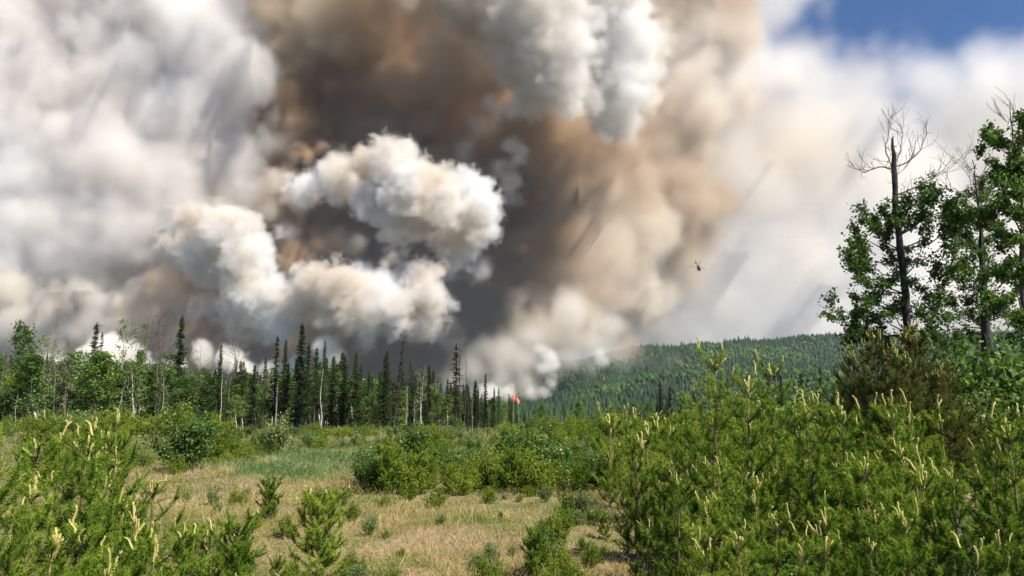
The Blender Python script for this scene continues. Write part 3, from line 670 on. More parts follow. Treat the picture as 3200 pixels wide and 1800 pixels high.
POLE = [finish(dead_proto(14, 0, .0065, mat=M_DARKB, bend=.006), 'dead_tree'), finish(dead_proto(14, 10, .005, .02, 0, M_DARKB, .3), 'dead_tree'),
        finish(dead_proto(12, 6, .0075, .03, 0, M_ASPEN, .4, bend=.008), 'pale_dead_tree')]
BU = [finish(bush_proto(2.5, 1.6, 20, 26, .15, .13, M_LEAF), 'bush'), finish(bush_proto(2.5, 1.3, 18, 26, .14, .13, M_LEAFG), 'bush'),
      finish(bush_proto(2.2, 1.5, 18, 26, .14, .13, M_LEAFY), 'bush'), finish(bush_proto(2.6, 1.0, 14, 34, .12, .11, M_LEAF), 'bush')]
SAP = [finish(leafy_proto(3, .65, .12, 22, 1, 30, .085, .08, lmat=M_LEAF, bark=M_BARK), 'poplar_sapling'), finish(leafy_proto(3, .8, .1, 24, 1, 30, .085, .09, lmat=M_LEAFG, bark=M_BARK), 'poplar_sapling')]
PN = [finish(pine_proto(1.6, 1.0), 'young_pine'), finish(pine_proto(1.5, 1.1, ncand=9), 'young_pine'), finish(pine_proto(1.9, .9, ncand=10), 'young_pine'), finish(pine_proto(1.3, 1.2), 'young_pine'),
      finish(pine_proto(2.1, .8, ncand=10), 'young_pine'), finish(pine_proto(2.6, .7, spread=.36, ncand=12), 'young_pine')]
PM = [finish(pine_proto(3.0, .6, spread=.33, ncand=12, nl=.08, nw=.010), 'small_pine'), finish(pine_proto(2.4, .7, ncand=10, nl=.08, nw=.010), 'small_pine')]
PF = [finish(pine_proto(1.1, 1.5, nyears=8, spread=.42, nl=.05, nw=.006, candle_len=.13, ncand=12), 'young_pine'), finish(pine_proto(1.0, 1.7, nyears=8, spread=.45, nl=.05, nw=.006, candle_len=.10, ncand=9), 'young_pine')]
PD = [finish(pine_proto(4.2, .75, mat=M_PINED, spread=.34, ncand=26, nl=.075, nw=.009), 'olive_pine')]
U = rng.uniform
def pick(l): return l[int(rng.integers(0, len(l)))]

# ---------------------------------------------------------------- forest edge on the left: the trees one can point to
N_ = [
 ('s', 1, 302, 1008, 112, 'narrow dark spruce with drooping top, tallest spruce near the left of the forest'),
 ('r', 1, 319, 1040, 111, 'thin half dead spruce leaning against the narrow dark spruce at the left'),
 ('d', 2, 205, 991, 110, 'bare tree with upswept twigs and a white lower trunk, leftmost tall tree'),
 ('d', 2, 228, 1075, 112, 'small bare tree right beside the leftmost tall bare tree'),
 ('a', 3, 398, 985, 112, 'tall thin poplar with sparse yellow green top before the white smoke'),
 ('a', 3, 448, 1000, 113, 'sparse leafed poplar between the yellow green poplar and the bare trees'),
 ('d', 1, 474, 990, 112, 'bare grey tree left of the broad bare tree in the forest edge'),
 ('d', 0, 512, 978, 108, 'broad bare tree with pinkish branches and a thick white lower trunk'),
 ('s', 0, 571, 987, 114, 'bushy topped spruce just right of the broad bare tree'),
 ('d', 1, 592, 1100, 110, 'low bare tree below the bushy topped spruce'),
 ('s', 3, 690, 1078, 113, 'slim spruce between two bare trees in the left forest'),
 ('d', 1, 736, 991, 108, 'slender bare tree with fishbone branches standing before the dark smoke'),
 ('s', 1, 763, 1128, 118, 'small slim spruce right of the slender fishbone bare tree'),
 ('s', 1, 868, 1048, 112, 'pointed dark spruce, left one of a close pair near the forest middle'),
 ('s', 3, 893, 1063, 113, 'thin dark spruce, right one of a close pair near the forest middle'),
 ('s', 0, 946, 1010, 108, 'tallest thick dark spruce in the middle of the forest edge'),
 ('s', 1, 965, 1075, 111, 'dark spruce at the right shoulder of the tallest spruce'),
 ('s', 4, 990, 1086, 112, 'short topped spruce between the tallest spruce and the white trunked one'),
 ('s', 3, 1016, 1064, 104, 'spruce whose slender top rises over a long pale bare trunk'),
 ('s', 2, 1043, 1112, 114, 'conical spruce just right of the long pale trunk'),
 ('s', 0, 1079, 1107, 113, 'full dark spruce midway between the pale trunk and the broad spruce'),
 ('s', 2, 1115, 1101, 110, 'broad conical dark spruce standing free before the grey smoke'),
 ('s', 1, 1153, 1158, 116, 'low spruce in the dip right of the broad conical spruce'),
 ('s', 0, 1210, 1096, 110, 'twin topped dark spruce left of the leaning dead spire'),
 ('s', 1, 1203, 1112, 111, 'second top of the dark spruces left of the leaning dead spire'),
 ('r', 1, 1250, 1135, 111, 'dying reddish spruce spire just right of the leaning dead spire'),
 ('r', 1, 1282, 1132, 112, 'dying spruce with a ragged thin top, second of the reddish spires'),
 ('s', 3, 1291, 1158, 113, 'short spruce with a knob on its top beside the reddish spires'),
 ('a', 3, 1320, 1140, 109, 'pale green poplar with silvery leaves between dark spruces'),
 ('s', 2, 1341, 1143, 110, 'dense conical spruce right of the silvery poplar'),
 ('s', 1, 1517, 1166, 118, 'isolated slim spruce spire right of the three bare poles'),
 ('s', 3, 1494, 1211, 120, 'small spruce left of the isolated slim spire'),
 ('s', 3, 1559, 1211, 135, 'small dark spruce second from the right end of the forest edge'),
 ('s', 1, 1591, 1230, 140, 'dark little spruce near the right end of the forest edge'),
 ('s', 1, 1612, 1238, 150, 'last round topped little spruce at the right end, beside the flame'),
 ('a', 2, 76, 1012, 116, 'pale sparse willow like poplar, first crown at the far left of the forest'),
 ('a', 3, 148, 1030, 117, 'thin crowned grey green poplar, second crown from the far left'),
 ('a', 1, 436, 1082, 107, 'dense deep green poplar column in front of the sparse poplars'),
]
for kind, v, px, py, Y, lab in N_:
    P_ = {'s': SP, 'r': RG, 'd': DD, 'a': AS}[kind][v]
    tree_at(P_, px, py, Y, lab, {'s': 'spruce', 'r': 'dead tree', 'd': 'bare tree', 'a': 'tree'}[kind], width={'s': U(1.05, 1.35), 'r': .9, 'd': 1.0, 'a': .9}[kind])
tree_at(RG[0], 1426, 1078, 72, 'ragged half dead spruce with drooping brown boughs nearer than the forest edge', 'dead tree', width=1.1)
tree_at(POLE[0], 1443, 991, 78, 'tallest bare black pole, a branchless dead trunk beside the ragged spruce', 'dead tree')
tree_at(POLE[1], 1470, 1063, 84, 'shorter bare pole, right of the tallest black pole', 'dead tree')
tree_at(POLE[1], 1427, 1073, 74, 'thin bare spike rising through the ragged half dead spruce', 'dead tree')
tree_at(RG[1], 1236, 1063, 106, 'leaning dead spire with stubby twigs tilted to the right', 'dead tree', tilt=(0, .09), rot=0)
tree_at(POLE[2], 372, 1186, 95, 'thin pale pole leaning to the right among the left poplars', 'dead trunk', tilt=(0, .13), rot=0)
for px, py, Y, lab in [(510, 1180, 104, 'thick white poplar trunk catching the sun below the broad bare tree'), (405, 1180, 106, 'slim white trunk under the yellow green poplar'), (472, 1290, 92, 'short grey trunk standing alone under the deep green poplar'),
                       (535, 1285, 93, 'grey trunk, first of two side by side under the bare trees'), (573, 1300, 94, 'grey trunk, second of two side by side under the bare trees'), (333, 1300, 90, 'pale stump like trunk at the foot of the leaning pole'),
                       (1012, 1150, 101, 'long straight pale trunk in the middle of the forest edge'), (1272, 1205, 104, 'thin white trunk in the shade between the reddish spires'), (1316, 1210, 104, 'thin pale trunk below the silvery poplar'), (438, 1250, 102, 'white trunk piece behind the deep green poplar'),
                       (1231, 1300, 96, 'pale snag low down left of the bright bush'), (700, 1130, 104, 'pale forked trunk right of the slim spruce between bare trees'), (58, 1230, 96, 'thin white trunk at the far left behind the young pines')]:
    tree_at(POLE[2], px, py, Y, lab, 'dead tree', width=U(.9, 1.4))
# the rest of the forest
KIND = {'poplars in the left half of the forest': 'leafy poplar', 'poplars between the spruces': 'leafy poplar', 'spruces in the right half of the forest': 'dark spruce', 'spruces among the left poplars': 'dark spruce', 'trees deep in the forest': 'deep forest tree', 'thin dead trees among the spruces': 'dead tree', 'thin bare trees among the left poplars': 'bare tree', 'pale trunks at the forest edge': 'pale dead trunk'}
def band(n, px0, px1, y0, y1, t0, t1, protos, label, cat, group, wd=(.8, 1.2)):
    for k in range(n):
        px = U(px0, px1); Y = U(y0, y1); top = np.interp(px, [p for p, q in t0], [q for p, q in t0]) + rng.normal(0, t1)
        lab = describe(KIND[group], px, (Y - y0) / (y1 - y0), -top, 'forest', (-1215, -1160), ROWN)
        tree_at(pick(protos), px, top, Y, lab, cat, group, width=U(*wd))
TL = [(-300, 1120), (0, 1130), (300, 1150), (550, 1165), (700, 1175), (850, 1150), (1000, 1130), (1150, 1180), (1300, 1190), (1450, 1210), (1600, 1262), (1700, 1285)]
TL2 = [(p, q + 35) for p, q in TL]
band(95, -260, 700, 103, 150, TL, 24, AS, 'leafy green poplar in the dense left half of the forest', 'tree', 'poplars in the left half of the forest', (1.2, 1.8))
band(50, 600, 1450, 106, 140, TL2, 22, AS, 'leafy poplar growing between the dark spruces of the forest', 'tree', 'poplars between the spruces', (1.2, 1.7))
band(100, 640, 1620, 110, 175, TL, 20, SP, 'dark spruce in the crowded right half of the forest', 'spruce', 'spruces in the right half of the forest', (1.0, 1.5))
band(60, -260, 1560, 150, 230, [(p, q + 25) for p, q in TL], 18, [SP[0], SP[2], AS[4], AS[2]], 'x', 'tree', 'trees deep in the forest', (1.6, 2.4))
band(16, -250, 640, 112, 145, TL, 30, SP, 'dark spruce hidden among the left poplars', 'spruce', 'spruces among the left poplars', (.7, 1.0))
band(26, 850, 1720, 104, 130, [(850, 1170), (1300, 1190), (1500, 1230), (1720, 1275)], 25, [RG[1], POLE[1], DD[2]], 'thin dead tree among the spruces of the forest', 'dead tree', 'thin dead trees among the spruces', (.6, .9))
band(18, -100, 850, 102, 120, [(-100, 1080), (850, 1110)], 30, [DD[1], DD[2], POLE[1]], 'thin bare tree among the left poplars', 'bare tree', 'thin bare trees among the left poplars', (.6, .9))
band(7, 0, 1500, 98, 106, [(0, 1215), (1500, 1240)], 25, [POLE[2]], 'pale thin trunk at the forest edge', 'dead tree', 'pale trunks at the forest edge', (.6, .9))
# undergrowth at the feet of the forest
for k in range(120):
    px = U(-350, 1700); Y = U(66, 104); q = at(px, 1300, Y); h = U(1.2, 2.9) if px < 700 else U(.7, 1.5)
    P_ = BU[1] if rng.random() < .25 else (BU[2] if rng.random() < .6 else BU[0])
    place(P_, q[0], Y, h, describe('undergrowth bush', px, (Y - 66) / 38, h, 'forest', (1.1, 1.6), ROWN), 'bush', 'undergrowth bushes at the foot of the forest', width=U(.9, 1.4))
for px, py, Y, lab in [(288, 1262, 80, 'small full spruce with layered boughs under the narrow dark spruce'), (430, 1285, 84, 'small grey green spruce before the short grey trunk'), (325, 1275, 92, 'small dark spruce behind the layered one')]:
    tree_at(SP[2], px, py, Y, lab, 'spruce', width=1.5)
# belt of poplars in the valley beyond
for k in range(80):
    px = U(1480, 2700); Y = U(210, 380); q = at(px, 1300, Y); h = U(7, 11) * (1.0 if px < 2000 else 1.15)
    place(pick([AS[2], AS[4], AS[0]]), q[0], Y, h, describe('round valley poplar', px, (Y - 210) / 170, h, 'forest', (8.5, 10.5), ROWN), 'tree', 'poplars of the valley belt', width=U(1.0, 1.4))
for k in range(34):
    px = U(1560, 2100); Y = U(180, 230); q = at(px, 1300, Y)
    h = U(5, 8.5); place(POLE[2] if k % 2 else DD[2], q[0], Y, h, describe('thin grey dead tree', px, (Y - 180) / 50, h, 'forest', (6.2, 7.4), ROWN), 'dead tree', 'thin dead trunks before the valley belt', width=.8)
for px, py, Y, lab in [(2062, 1190, 150, 'dark spruce, taller one of two beside each other above the sapling thicket'), (2092, 1207, 155, 'dark spruce, lower right one of two beside each other above the thicket'), (2168, 1225, 120, 'small black spruce standing alone between leafy saplings'),
                       (2440, 1170, 140, 'dark spruce left of the tall olive pine'), (2500, 1165, 145, 'second dark spruce left of the tall olive pine'), (2560, 1150, 150, 'third dark spruce touching the tall olive pine'), (2400, 1190, 160, 'dark spruce leftmost in the row before the hillside')]:
    tree_at(SP[2], px, py, Y, lab, 'spruce', width=1.2)
# scrub of the middle ground
def scrub(n, px0, px1, y0, y1, h0, h1, protos, label, cat, group, wd=(.9, 1.3), cond=None, **kw):
    for k in range(n):
        for _ in range(20):
            px = U(px0, px1); Y = U(y0 ** .5, y1 ** .5) ** 2; q = at(px, 1300, Y)
            if cond is None or cond(px, Y, q[0]): break
        h = U(h0, h1); k1 = h0 + (h1 - h0) / 3; k2 = h1 - (h1 - h0) / 3
        place(pick(protos), q[0], Y, h, describe(label, px, (Y - y0) / (y1 - y0), h, 'front' if y1 < 20 else 'scrub' if y1 < 80 else 'forest', (k1, k2), ROWN), cat, group, width=U(*wd), **kw)
scrub(64, 700, 1900, 36, 70, .6, 1.25, [BU[2], BU[0], BU[1]], 'scrub bush', 'bush', 'low bushes in the middle scrub')
scrub(34, 600, 1900, 34, 75, .6, 1.3, PM, 'scrub pine', 'pine', 'little pines in the middle scrub', candles=1)
scrub(46, 1650, 2500, 60, 130, .8, 2.2, [BU[2], BU[0], BU[3]], 'far bush', 'bush', 'bushes beyond the right thicket')
scrub(26, 1700, 2300, 50, 150, 1.0, 2.4, PM, 'far pine', 'pine', 'little pines beyond the right thicket', candles=0)
B_ = [(600, 1285, 25, 2, 1.0, BU[0], 'largest olive green bush, round with black shade beneath, left of the grassy bank'), (700, 1330, 30, 1, 1.0, BU[2], 'yellow green bush behind the right side of the largest olive bush'), (866, 1292, 30, 2, .9, BU[1], 'grey green bush with pale leaf undersides behind the grassy bank'),
      (1290, 1322, 26.5, 2, .9, BU[0], 'glossy leaved bush standing upright behind the two little pines'), (1372, 1380, 25, 2, 1.1, BU[3], 'lower leafy bush right of the glossy upright bush'), (1430, 1410, 25, 2, 1.0, BU[0], 'leafy bush under the ragged half dead spruce'),
      (1640, 1330, 22.5, 2, 1.1, BU[0], 'tall pointed leafy bush in the centre right of the meadow edge'), (1730, 1370, 22, 2, 1.1, BU[0], 'wide leafy bush, right of the tall pointed bush'), (1800, 1400, 22, 2, 1.1, BU[3], 'leafy bush at the right end of the meadow edge'),
      (1500, 1400, 25, 2, 1.0, BU[1], 'pale leaved bush between the ragged spruce and the tall pointed bush'), (1560, 1380, 24, 2, 1.1, BU[3], 'leafy bush just left of the tall pointed bush'), (1000, 1370, 36, 1, 1.0, BU[2], 'bright yellow green bush behind the bank, left of the glossy bush'),
      (1120, 1375, 36, 1, 1.1, BU[2], 'bright yellow green bush nearest the glossy upright bush'), (930, 1385, 38, 1, 1.1, BU[2], 'small yellow green bush right of the grey green bush'), (1600, 1440, 21, 1, .7, SAP[1], 'small pale poplar sapling at the edge of the dry grass'), (1460, 1455, 22.5, 1, 1.2, BU[2], 'low bush on the meadow edge left of the pale sapling')]
for px, py, Y, _, w_, P_, lab in B_: tree_at(P_, px, py, Y, lab, 'sapling' if P_ in SAP else 'bush', width=w_)
scrub(90, 1150, 1900, 19, 26, .4, 1.05, [BU[2], BU[1], PF[0], BU[0], BU[3]], 'weedy shrub', 'bush', 'knee high shrubs along the meadow edge')
for px, py, Y, w_, lab in [(1990, 1318, 30, .9, 'leafy poplar sapling leftmost above the pine thicket'), (2128, 1235, 30, .8, 'tall slim poplar sapling with glittering leaves above the thicket'), (2060, 1370, 26, 1.0, 'low poplar sapling between the two tall ones'), (2215, 1290, 28, 1.0, 'poplar sapling left of the tall pine leader'),
                       (2300, 1220, 30, 1.0, 'poplar sapling behind the tall pine leader'), (2380, 1260, 26, 1.2, 'bushy poplar sapling right of the tall pine leader'), (2480, 1250, 28, 1.2, 'poplar sapling at the left foot of the olive pines'), (1930, 1400, 24, 1.0, 'small leafy sapling at the left corner of the pine thicket'), (2180, 1420, 20, .9, 'shaded sapling inside the left part of the thicket')]:
    tree_at(pick(SAP), px, py, Y, lab, 'sapling', width=w_)
scrub(40, 2250, 3400, 24, 60, 1.8, 3.4, [BU[0], BU[3], SAP[0]], 'leafy thicket bush', 'bush', 'leafy bushes at the back of the right thicket')
# ---------------------------------------------------------------- the burnt cottonwoods on the right
def special(name, Y, trunk, rad, clusters, bare, label, tmat, lmat, leaf=.115, cr_r=58, per=34, shoots=6, trunk_n=9):
    base = at(trunk[-1][0], trunk[-1][1], Y); base[2] = gz(base[0], Y)
    W_ = lambda px, py, dy=0: at(px, py, Y + dy) - base
    root = link(name, None, None, tuple(base)); tag(root, label, 'tree')
    tr = MB(); P = np.array([W_(*p) for p in trunk[:-1]] + [np.array([W_(*trunk[-1])[0], 0, -.1])])
    n = 18; s = np.linspace(0, 1, n); so = np.linspace(0, 1, len(P))
    Q = np.stack([np.interp(s, so, P[:, i]) for i in range(3)], 1) + rng.normal(0, .02, (n, 3))
    tr.tube(Q, np.interp(s, np.linspace(0, 1, len(rad)), rad) * rng.uniform(.9, 1.1, n), trunk_n)
    for k in range(7):                                     # splintered top and stubs
        i = int(rng.integers(0, n - 4)); d = unit(rng.normal(size=3) * [1, 1, .3])
        tr.tube([Q[i], Q[i] + d * U(.15, .3)], [.03, .012], 4)
    link('trunk', tr.mesh('trunk', tmat, True), root)
    for poly, r0, lev in bare:
        br = MB(); pts = [W_(p[0], p[1], p[2] if len(p) > 2 else 0) for p in poly]
        m = 4 * (len(pts) - 1) + 1; ss = np.linspace(0, len(pts) - 1, m)
        R_ = np.stack([np.interp(ss, np.arange(len(pts)), np.array(pts)[:, i]) for i in range(3)], 1) + rng.normal(0, .015, (m, 3))
        br.tube(R_, np.linspace(r0, .008, m), 5, cap=False)
        tips = []
        for k in range(1, m):
            if rng.random() < .8:
                d = unit(unit(R_[k] - R_[k - 1]) * .6 + np.array([0, 0, .5]) + rng.normal(0, .55, 3))
                grow(br, R_[k], d, U(.35, 1.0), .013, lev, tips, (2, 4), .7, .25, .006, 4, .18)
        link('bare_branch', br.mesh('bare_branch', M_TWIG, True), root)
    cr = MB(); li = MB(); tips = []
    for c in clusters:
        c0 = W_(c[0], c[1], U(-1.3, 1.3)); R_ = cr_r * Y / F
        j = int(np.argmin(np.abs(Q[:, 2] - (c0[2] - .9)))); p0 = Q[j]
        v = c0 - p0; L_ = np.linalg.norm(v)
        li.tube([p0, p0 + v * .5 + [0, 0, -.12 * L_], c0], [.04, .025, .012], 4, cap=False)
        for k in range(shoots):
            grow(li, c0 + rng.normal(0, R_ * .25, 3), unit(rng.normal(size=3) + [0, 0, .5] + v / L_ * .5), R_ * U(.7, 1.3), .010, 1, tips, (3, 5), .8, .2, .004, 3, .15, (.5, .8))
    leaves(cr, tips, per, leaf, .08, width=.85)
    link('limbs', li.mesh('limbs', M_BARK, True), root); link('crown', cr.mesh('crown', lmat), root)
    return root
special('cottonwood_tree', 30, [(2789, 430), (2793, 510), (2798, 620), (2812, 760), (2826, 880), (2838, 1050), (2845, 1400)], [.04, .10, .12, .13, .145, .155, .17],
        [(2765, 690), (2700, 745), (2690, 800), (2720, 850), (2780, 780), (2850, 690), (2905, 655), (2955, 680), (2990, 700), (2880, 780), (2820, 860), (2900, 880), (2780, 950), (2700, 870), (2860, 980), (2760, 1040), (2850, 1070),
         (2925, 980), (2640, 1010), (2680, 1020), (2730, 960), (2800, 720), (2870, 640), (2740, 720), (2960, 760), (2720, 1080), (2800, 1120), (2890, 1120), (2940, 1090)],
        [([(2790, 525), (2835, 508), (2875, 470, .5), (2895, 420, .7), (2896, 415)], .035, 1), ([(2798, 612), (2850, 592), (2905, 562), (2950, 530), (2985, 480)], .045, 1), ([(2905, 562), (2960, 535), (3005, 490)], .02, 1),
         ([(2788, 528), (2745, 520), (2705, 538), (2672, 528), (2655, 505)], .035, 1), ([(2786, 520), (2768, 470), (2775, 410), (2788, 365)], .025, 1), ([(2795, 520), (2815, 470), (2820, 420), (2812, 395)], .025, 1), ([(2800, 590), (2790, 560), (2850, 500), (2860, 440)], .02, 1),
         ([(2830, 985), (2760, 1010), (2700, 995), (2640, 975), (2570, 963)], .02, 0)],
        'half burnt cottonwood with a black broken trunk and bare crooked top branches', M_CHAR, M_LEAF)
special('cottonwood_tree', 33, [(3040, 500), (3050, 570), (3062, 680), (3070, 800), (3075, 920), (3080, 1100), (3085, 1400)], [.015, .03, .06, .12, .16, .20, .22],
        [(3070, 600), (3095, 650), (3050, 690), (3020, 750), (3060, 790), (3010, 700), (3110, 740), (3060, 880), (3110, 900), (3000, 960), (2985, 880), (3060, 980), (3130, 850), (3080, 1060), (3000, 1070), (2955, 990), (3040, 840), (3130, 1000)],
        [([(3045, 600), (3040, 540), (3020, 510), (3005, 490)], .02, 1), ([(3050, 620), (3060, 560), (3085, 510), (3092, 495)], .02, 1), ([(3050, 650), (3010, 610), (2970, 595), (2955, 585)], .02, 1), ([(3055, 640), (3035, 580), (3028, 530)], .02, 1)],
        'cottonwood with bare upper twigs right of the black broken trunk', M_DARKB, M_LEAF)
special('cottonwood_tree', 27, [(3155, 322), (3160, 400), (3175, 480), (3192, 580), (3196, 760), (3200, 1000), (3205, 1400)], [.012, .025, .035, .05, .08, .11, .13],
        [(3105, 445), (3135, 458), (3170, 520), (3130, 560), (3150, 620), (3185, 680), (3215, 560), (3220, 640), (3120, 700), (3170, 780), (3215, 760), (3170, 880), (3150, 970), (3215, 900), (3190, 1060), (3230, 1000), (3260, 800), (3195, 600), (3215, 450), (3200, 400)],
        [([(3162, 410), (3150, 385), (3130, 365), (3122, 355)], .012, 0), ([(3160, 380), (3168, 350), (3162, 325)], .01, 0), ([(3175, 480), (3195, 440), (3198, 400)], .012, 0)],
        'tallest slim cottonwood at the right edge with a whip like bare leader', M_BARK, M_LEAF, cr_r=45)
for px, py, Y, w_, lab in [(2950, 1090, 25, 1.0, 'leafy poplar filling the gap at the foot of the black trunk'), (3080, 1060, 24, 1.1, 'leafy poplar below the second cottonwood'), (3190, 1040, 22, 1.2, 'leafy poplar low at the right edge'), (3000, 1180, 21, 1.2, 'low poplar in front of the two rear cottonwoods'), (3130, 1180, 20, 1.2, 'low poplar nearest the right edge'), (3290, 1100, 22, 1.2, 'poplar just outside the right edge'),
                       (2700, 1180, 27, 1.2, 'low poplar behind the left olive pine'), (2870, 1150, 26, 1.2, 'low poplar behind the middle olive pine')]:
    tree_at(pick([BU[0], BU[3]]), px, py, Y, lab, 'tree', width=w_ * .8)
for px, py, Y, w_, lab in [(2850, 1012, 17, 1.0, 'tallest olive brown pine with tan candles before the cottonwoods'), (2722, 1035, 18, .95, 'olive pine left of the tallest one'), (2655, 1080, 19, .8, 'narrow olive pine at the left of the three'), (2950, 1130, 16, .9, 'olive pine leaning into the poplars at the right'), (2800, 1080, 16, .9, 'olive pine in front of the tallest one')]:
    tree_at(PD[0], px, py, Y, lab, 'pine', width=w_, candles=26)

# ---------------------------------------------------------------- young pines
Lp = [(257, 1352, 7.4, 4, 'nearest tall young pine on the left with thick pale yellow candles'), (110, 1478, 6.9, 2, 'young pine at the lower left with three spread yellow candles'), (478, 1492, 8.6, 2, 'young pine with tall dark tipped leader left of the dry grass'),
      (425, 1560, 7.8, 1, 'young pine with bent candles between the tall left pine and the dry grass'), (340, 1480, 9.2, 4, 'young pine behind the bent candled one'), (480, 1660, 6.9, 3, 'low young pine with upright yellow candles at the bottom left'), (745, 1650, 8.2, 1, 'small young pine with three pale candles at the left of the grass'),
      (650, 1650, 7.6, 3, 'small young pine between two others at the bottom of the grass'), (1010, 1560, 9.4, 0, 'small full young pine standing alone in the dry grass, bottom centre left'), (845, 1510, 14.5, 3, 'little dark pine in the dry grass at the left'), (575, 1640, 8.5, 1, 'young pine with thin candles at the left rim of the grass'),
      (1218, 1405, 19, 1, 'little bushy pine on the far edge of the dry grass, left one of two'), (1305, 1432, 19, 3, 'little pine on the far edge of the dry grass, right one of two'), (365, 1700, 6.3, 3, 'low young pine hidden at the bottom left corner'), (170, 1640, 6.0, 1, 'young pine cut by the bottom left of the frame'),
      (40, 1560, 6.2, 2, 'young pine at the very left below the dead twigs'), (1685, 1690, 10.5, 3, 'tiny pine in the grass near the right thicket')]
for px, py, Y, v, lab in Lp: tree_at((PF[v % 2] if px in (745, 1010, 845, 1218, 1305, 1685) else PN[v]), px, py, Y, lab, 'pine', candles=8, width=U(.95, 1.15))
place(PN[5], -4.25, 5.6, 3.15, 'tall pine at the left frame edge whose bough tips reach in', 'pine', candles=14, width=.8)
Rp = [(2236, 1092, 10.5, 5, 'pine with the tallest cluster of tan candles on a bare leader'), (2325, 1168, 10, 5, 'tall slender pine with a long bare orange stem'), (2415, 1130, 12, 5, 'tall pine leader right of the orange stemmed pine'), (2539, 1254, 9.6, 4, 'young pine whose candles stand like a fork, left one of three'),
      (2624, 1262, 9.3, 4, 'young pine with claw shaped candles, middle one of three'), (2754, 1254, 9.0, 4, 'young pine with five spread candles, right one of three'), (2692, 1420, 8.2, 2, 'young pine with one hooked candle in front of the forked three'), (2818, 1374, 8.8, 2, 'young pine with tight upright candles right of the spread one'),
      (2876, 1444, 8.1, 1, 'young pine with a single bent candle'), (2971, 1469, 7.6, 2, 'young pine with a thick pink tipped leader at the right'), (3087, 1400, 7.6, 4, 'young pine with pale leaders near the right frame edge'), (3180, 1300, 7.4, 4, 'tall young pine cut by the right frame edge'), (2566, 1668, 7.0, 3, 'low young pine with small candles at the bottom right'),
      (2822, 1589, 7.0, 1, 'low young pine with one curved candle'), (2238, 1444, 9.8, 4, 'young pine with three long pale candles left of the orange stem'), (2114, 1475, 9.5, 2, 'young pine with a candle bent flat to the left'), (2207, 1544, 8.8, 1, 'young pine below the one with the flat bent candle'), (2367, 1481, 8.8, 2, 'young pine with a single bright candle below the orange stem'),
      (2209, 1708, 7.2, 3, 'low young pine at the bottom of the frame with a candle cluster'), (1905, 1425, 17, 1, 'dark bushy pine at the left corner of the thicket'), (2000, 1440, 14, 4, 'pine just inside the left corner of the thicket'), (1960, 1560, 11.5, 2, 'pine at the left front corner of the thicket'), (2020, 1640, 9.8, 3, 'low pine on the left rim of the thicket'), (2420, 1600, 7.6, 1, 'young pine in the middle front of the thicket'), (3060, 1700, 6.2, 3, 'low pine at the bottom right corner')]
for px, py, Y, v, lab in Rp: tree_at(PN[v], px, py, Y, lab, 'pine', candles=9, width=U(.95, 1.15))
def edge_ok(px, Y, x): return px > np.interp(Y, [6, 9, 12, 20, 30, 60], [2150, 2050, 1960, 1900, 1950, 2100]) - 20
def batch(n, px0, px1, y0, y1, hf, protos, label, group, cond=None, cand=6, wd=(.9, 1.2), hs=(1.2, 1.8)):
    for k in range(n):
        for _ in range(40):
            px = U(px0, px1); Y = U(y0, y1); q = at(px, 1300, Y)
            if cond is None or cond(px, Y, q[0]): break
        h = hf(Y); nm = {'s': 'pine_seedling'}.get(label[0]) if label.startswith('seedling') else None
        place(pick(protos), q[0], Y, h, describe(label, px, (Y - y0) / (y1 - y0), h, 'front' if y1 < 25 else 'scrub', hs, ROWN), 'pine', group, name=nm, candles=cand, width=U(*wd))
batch(60, 1900, 3500, 6.6, 12.5, lambda Y: U(.9, 1.25) + .045 * (Y - 6), PN[:5], 'pale candled pine', 'young pines in the front of the right thicket', edge_ok, 5)
batch(66, 1880, 3600, 12, 24, lambda Y: U(1.4, 2.15), PN[1:6], 'thicket pine', 'young pines in the middle of the right thicket', edge_ok, 6)
batch(36, 1950, 3500, 22, 45, lambda Y: U(1.5, 2.6), PM, 'slender thicket pine', 'young pines at the back of the right thicket', edge_ok, 6)
def left_ok(px, Y, x): return px < np.interp(Y, [5, 8, 12, 18, 30], [420, 430, 420, 420, 400])
batch(24, -500, 430, 5.4, 9.5, lambda Y: U(.75, 1.15) + .06 * (Y - 5), PN[:4], 'yellow candled pine', 'young pines in the front of the left thicket', left_ok, 6)
batch(36, -700, 440, 9.5, 20, lambda Y: U(1.4, 2.1), PN[1:6], 'young pine', 'young pines in the back of the left thicket', left_ok, 6)
batch(16, -700, 560, 18, 34, lambda Y: U(1.5, 2.4), PM, 'young pine', 'young pines beyond the left thicket', None, 4)
batch(14, 430, 900, 6.6, 11, lambda Y: U(.35, .7), PF, 'seedling pine', 'seedling pines at the left rim of the grass', None, 6, hs=(.45, .6))
batch(8, 1650, 2000, 8.5, 14, lambda Y: U(.35, .7), PF, 'seedling pine', 'seedling pines at the right rim of the grass', None, 5, hs=(.45, .6))
scrub(70, 480, 1880, 9, 19, .12, .42, [BU[2], BU[1]], 'meadow weed', 'weed', 'weeds scattered in the dry grass', (.7, 1.2))
scrub(16, 1700, 2150, 9, 16, .25, .55, [BU[2], BU[1], BU[3]], 'weedy shrub', 'bush', 'weedy shrubs at the right rim of the grass')
scrub(12, 2300, 3300, 6.5, 10, .4, .8, [BU[0], BU[3]], 'leafy shrub', 'bush', 'leafy shrubs under the right pines')
scrub(10, 380, 800, 24, 32, .5, .9, [BU[1], BU[2]], 'pale weedy shrub', 'bush', 'pale weedy shrubs before the big bush')

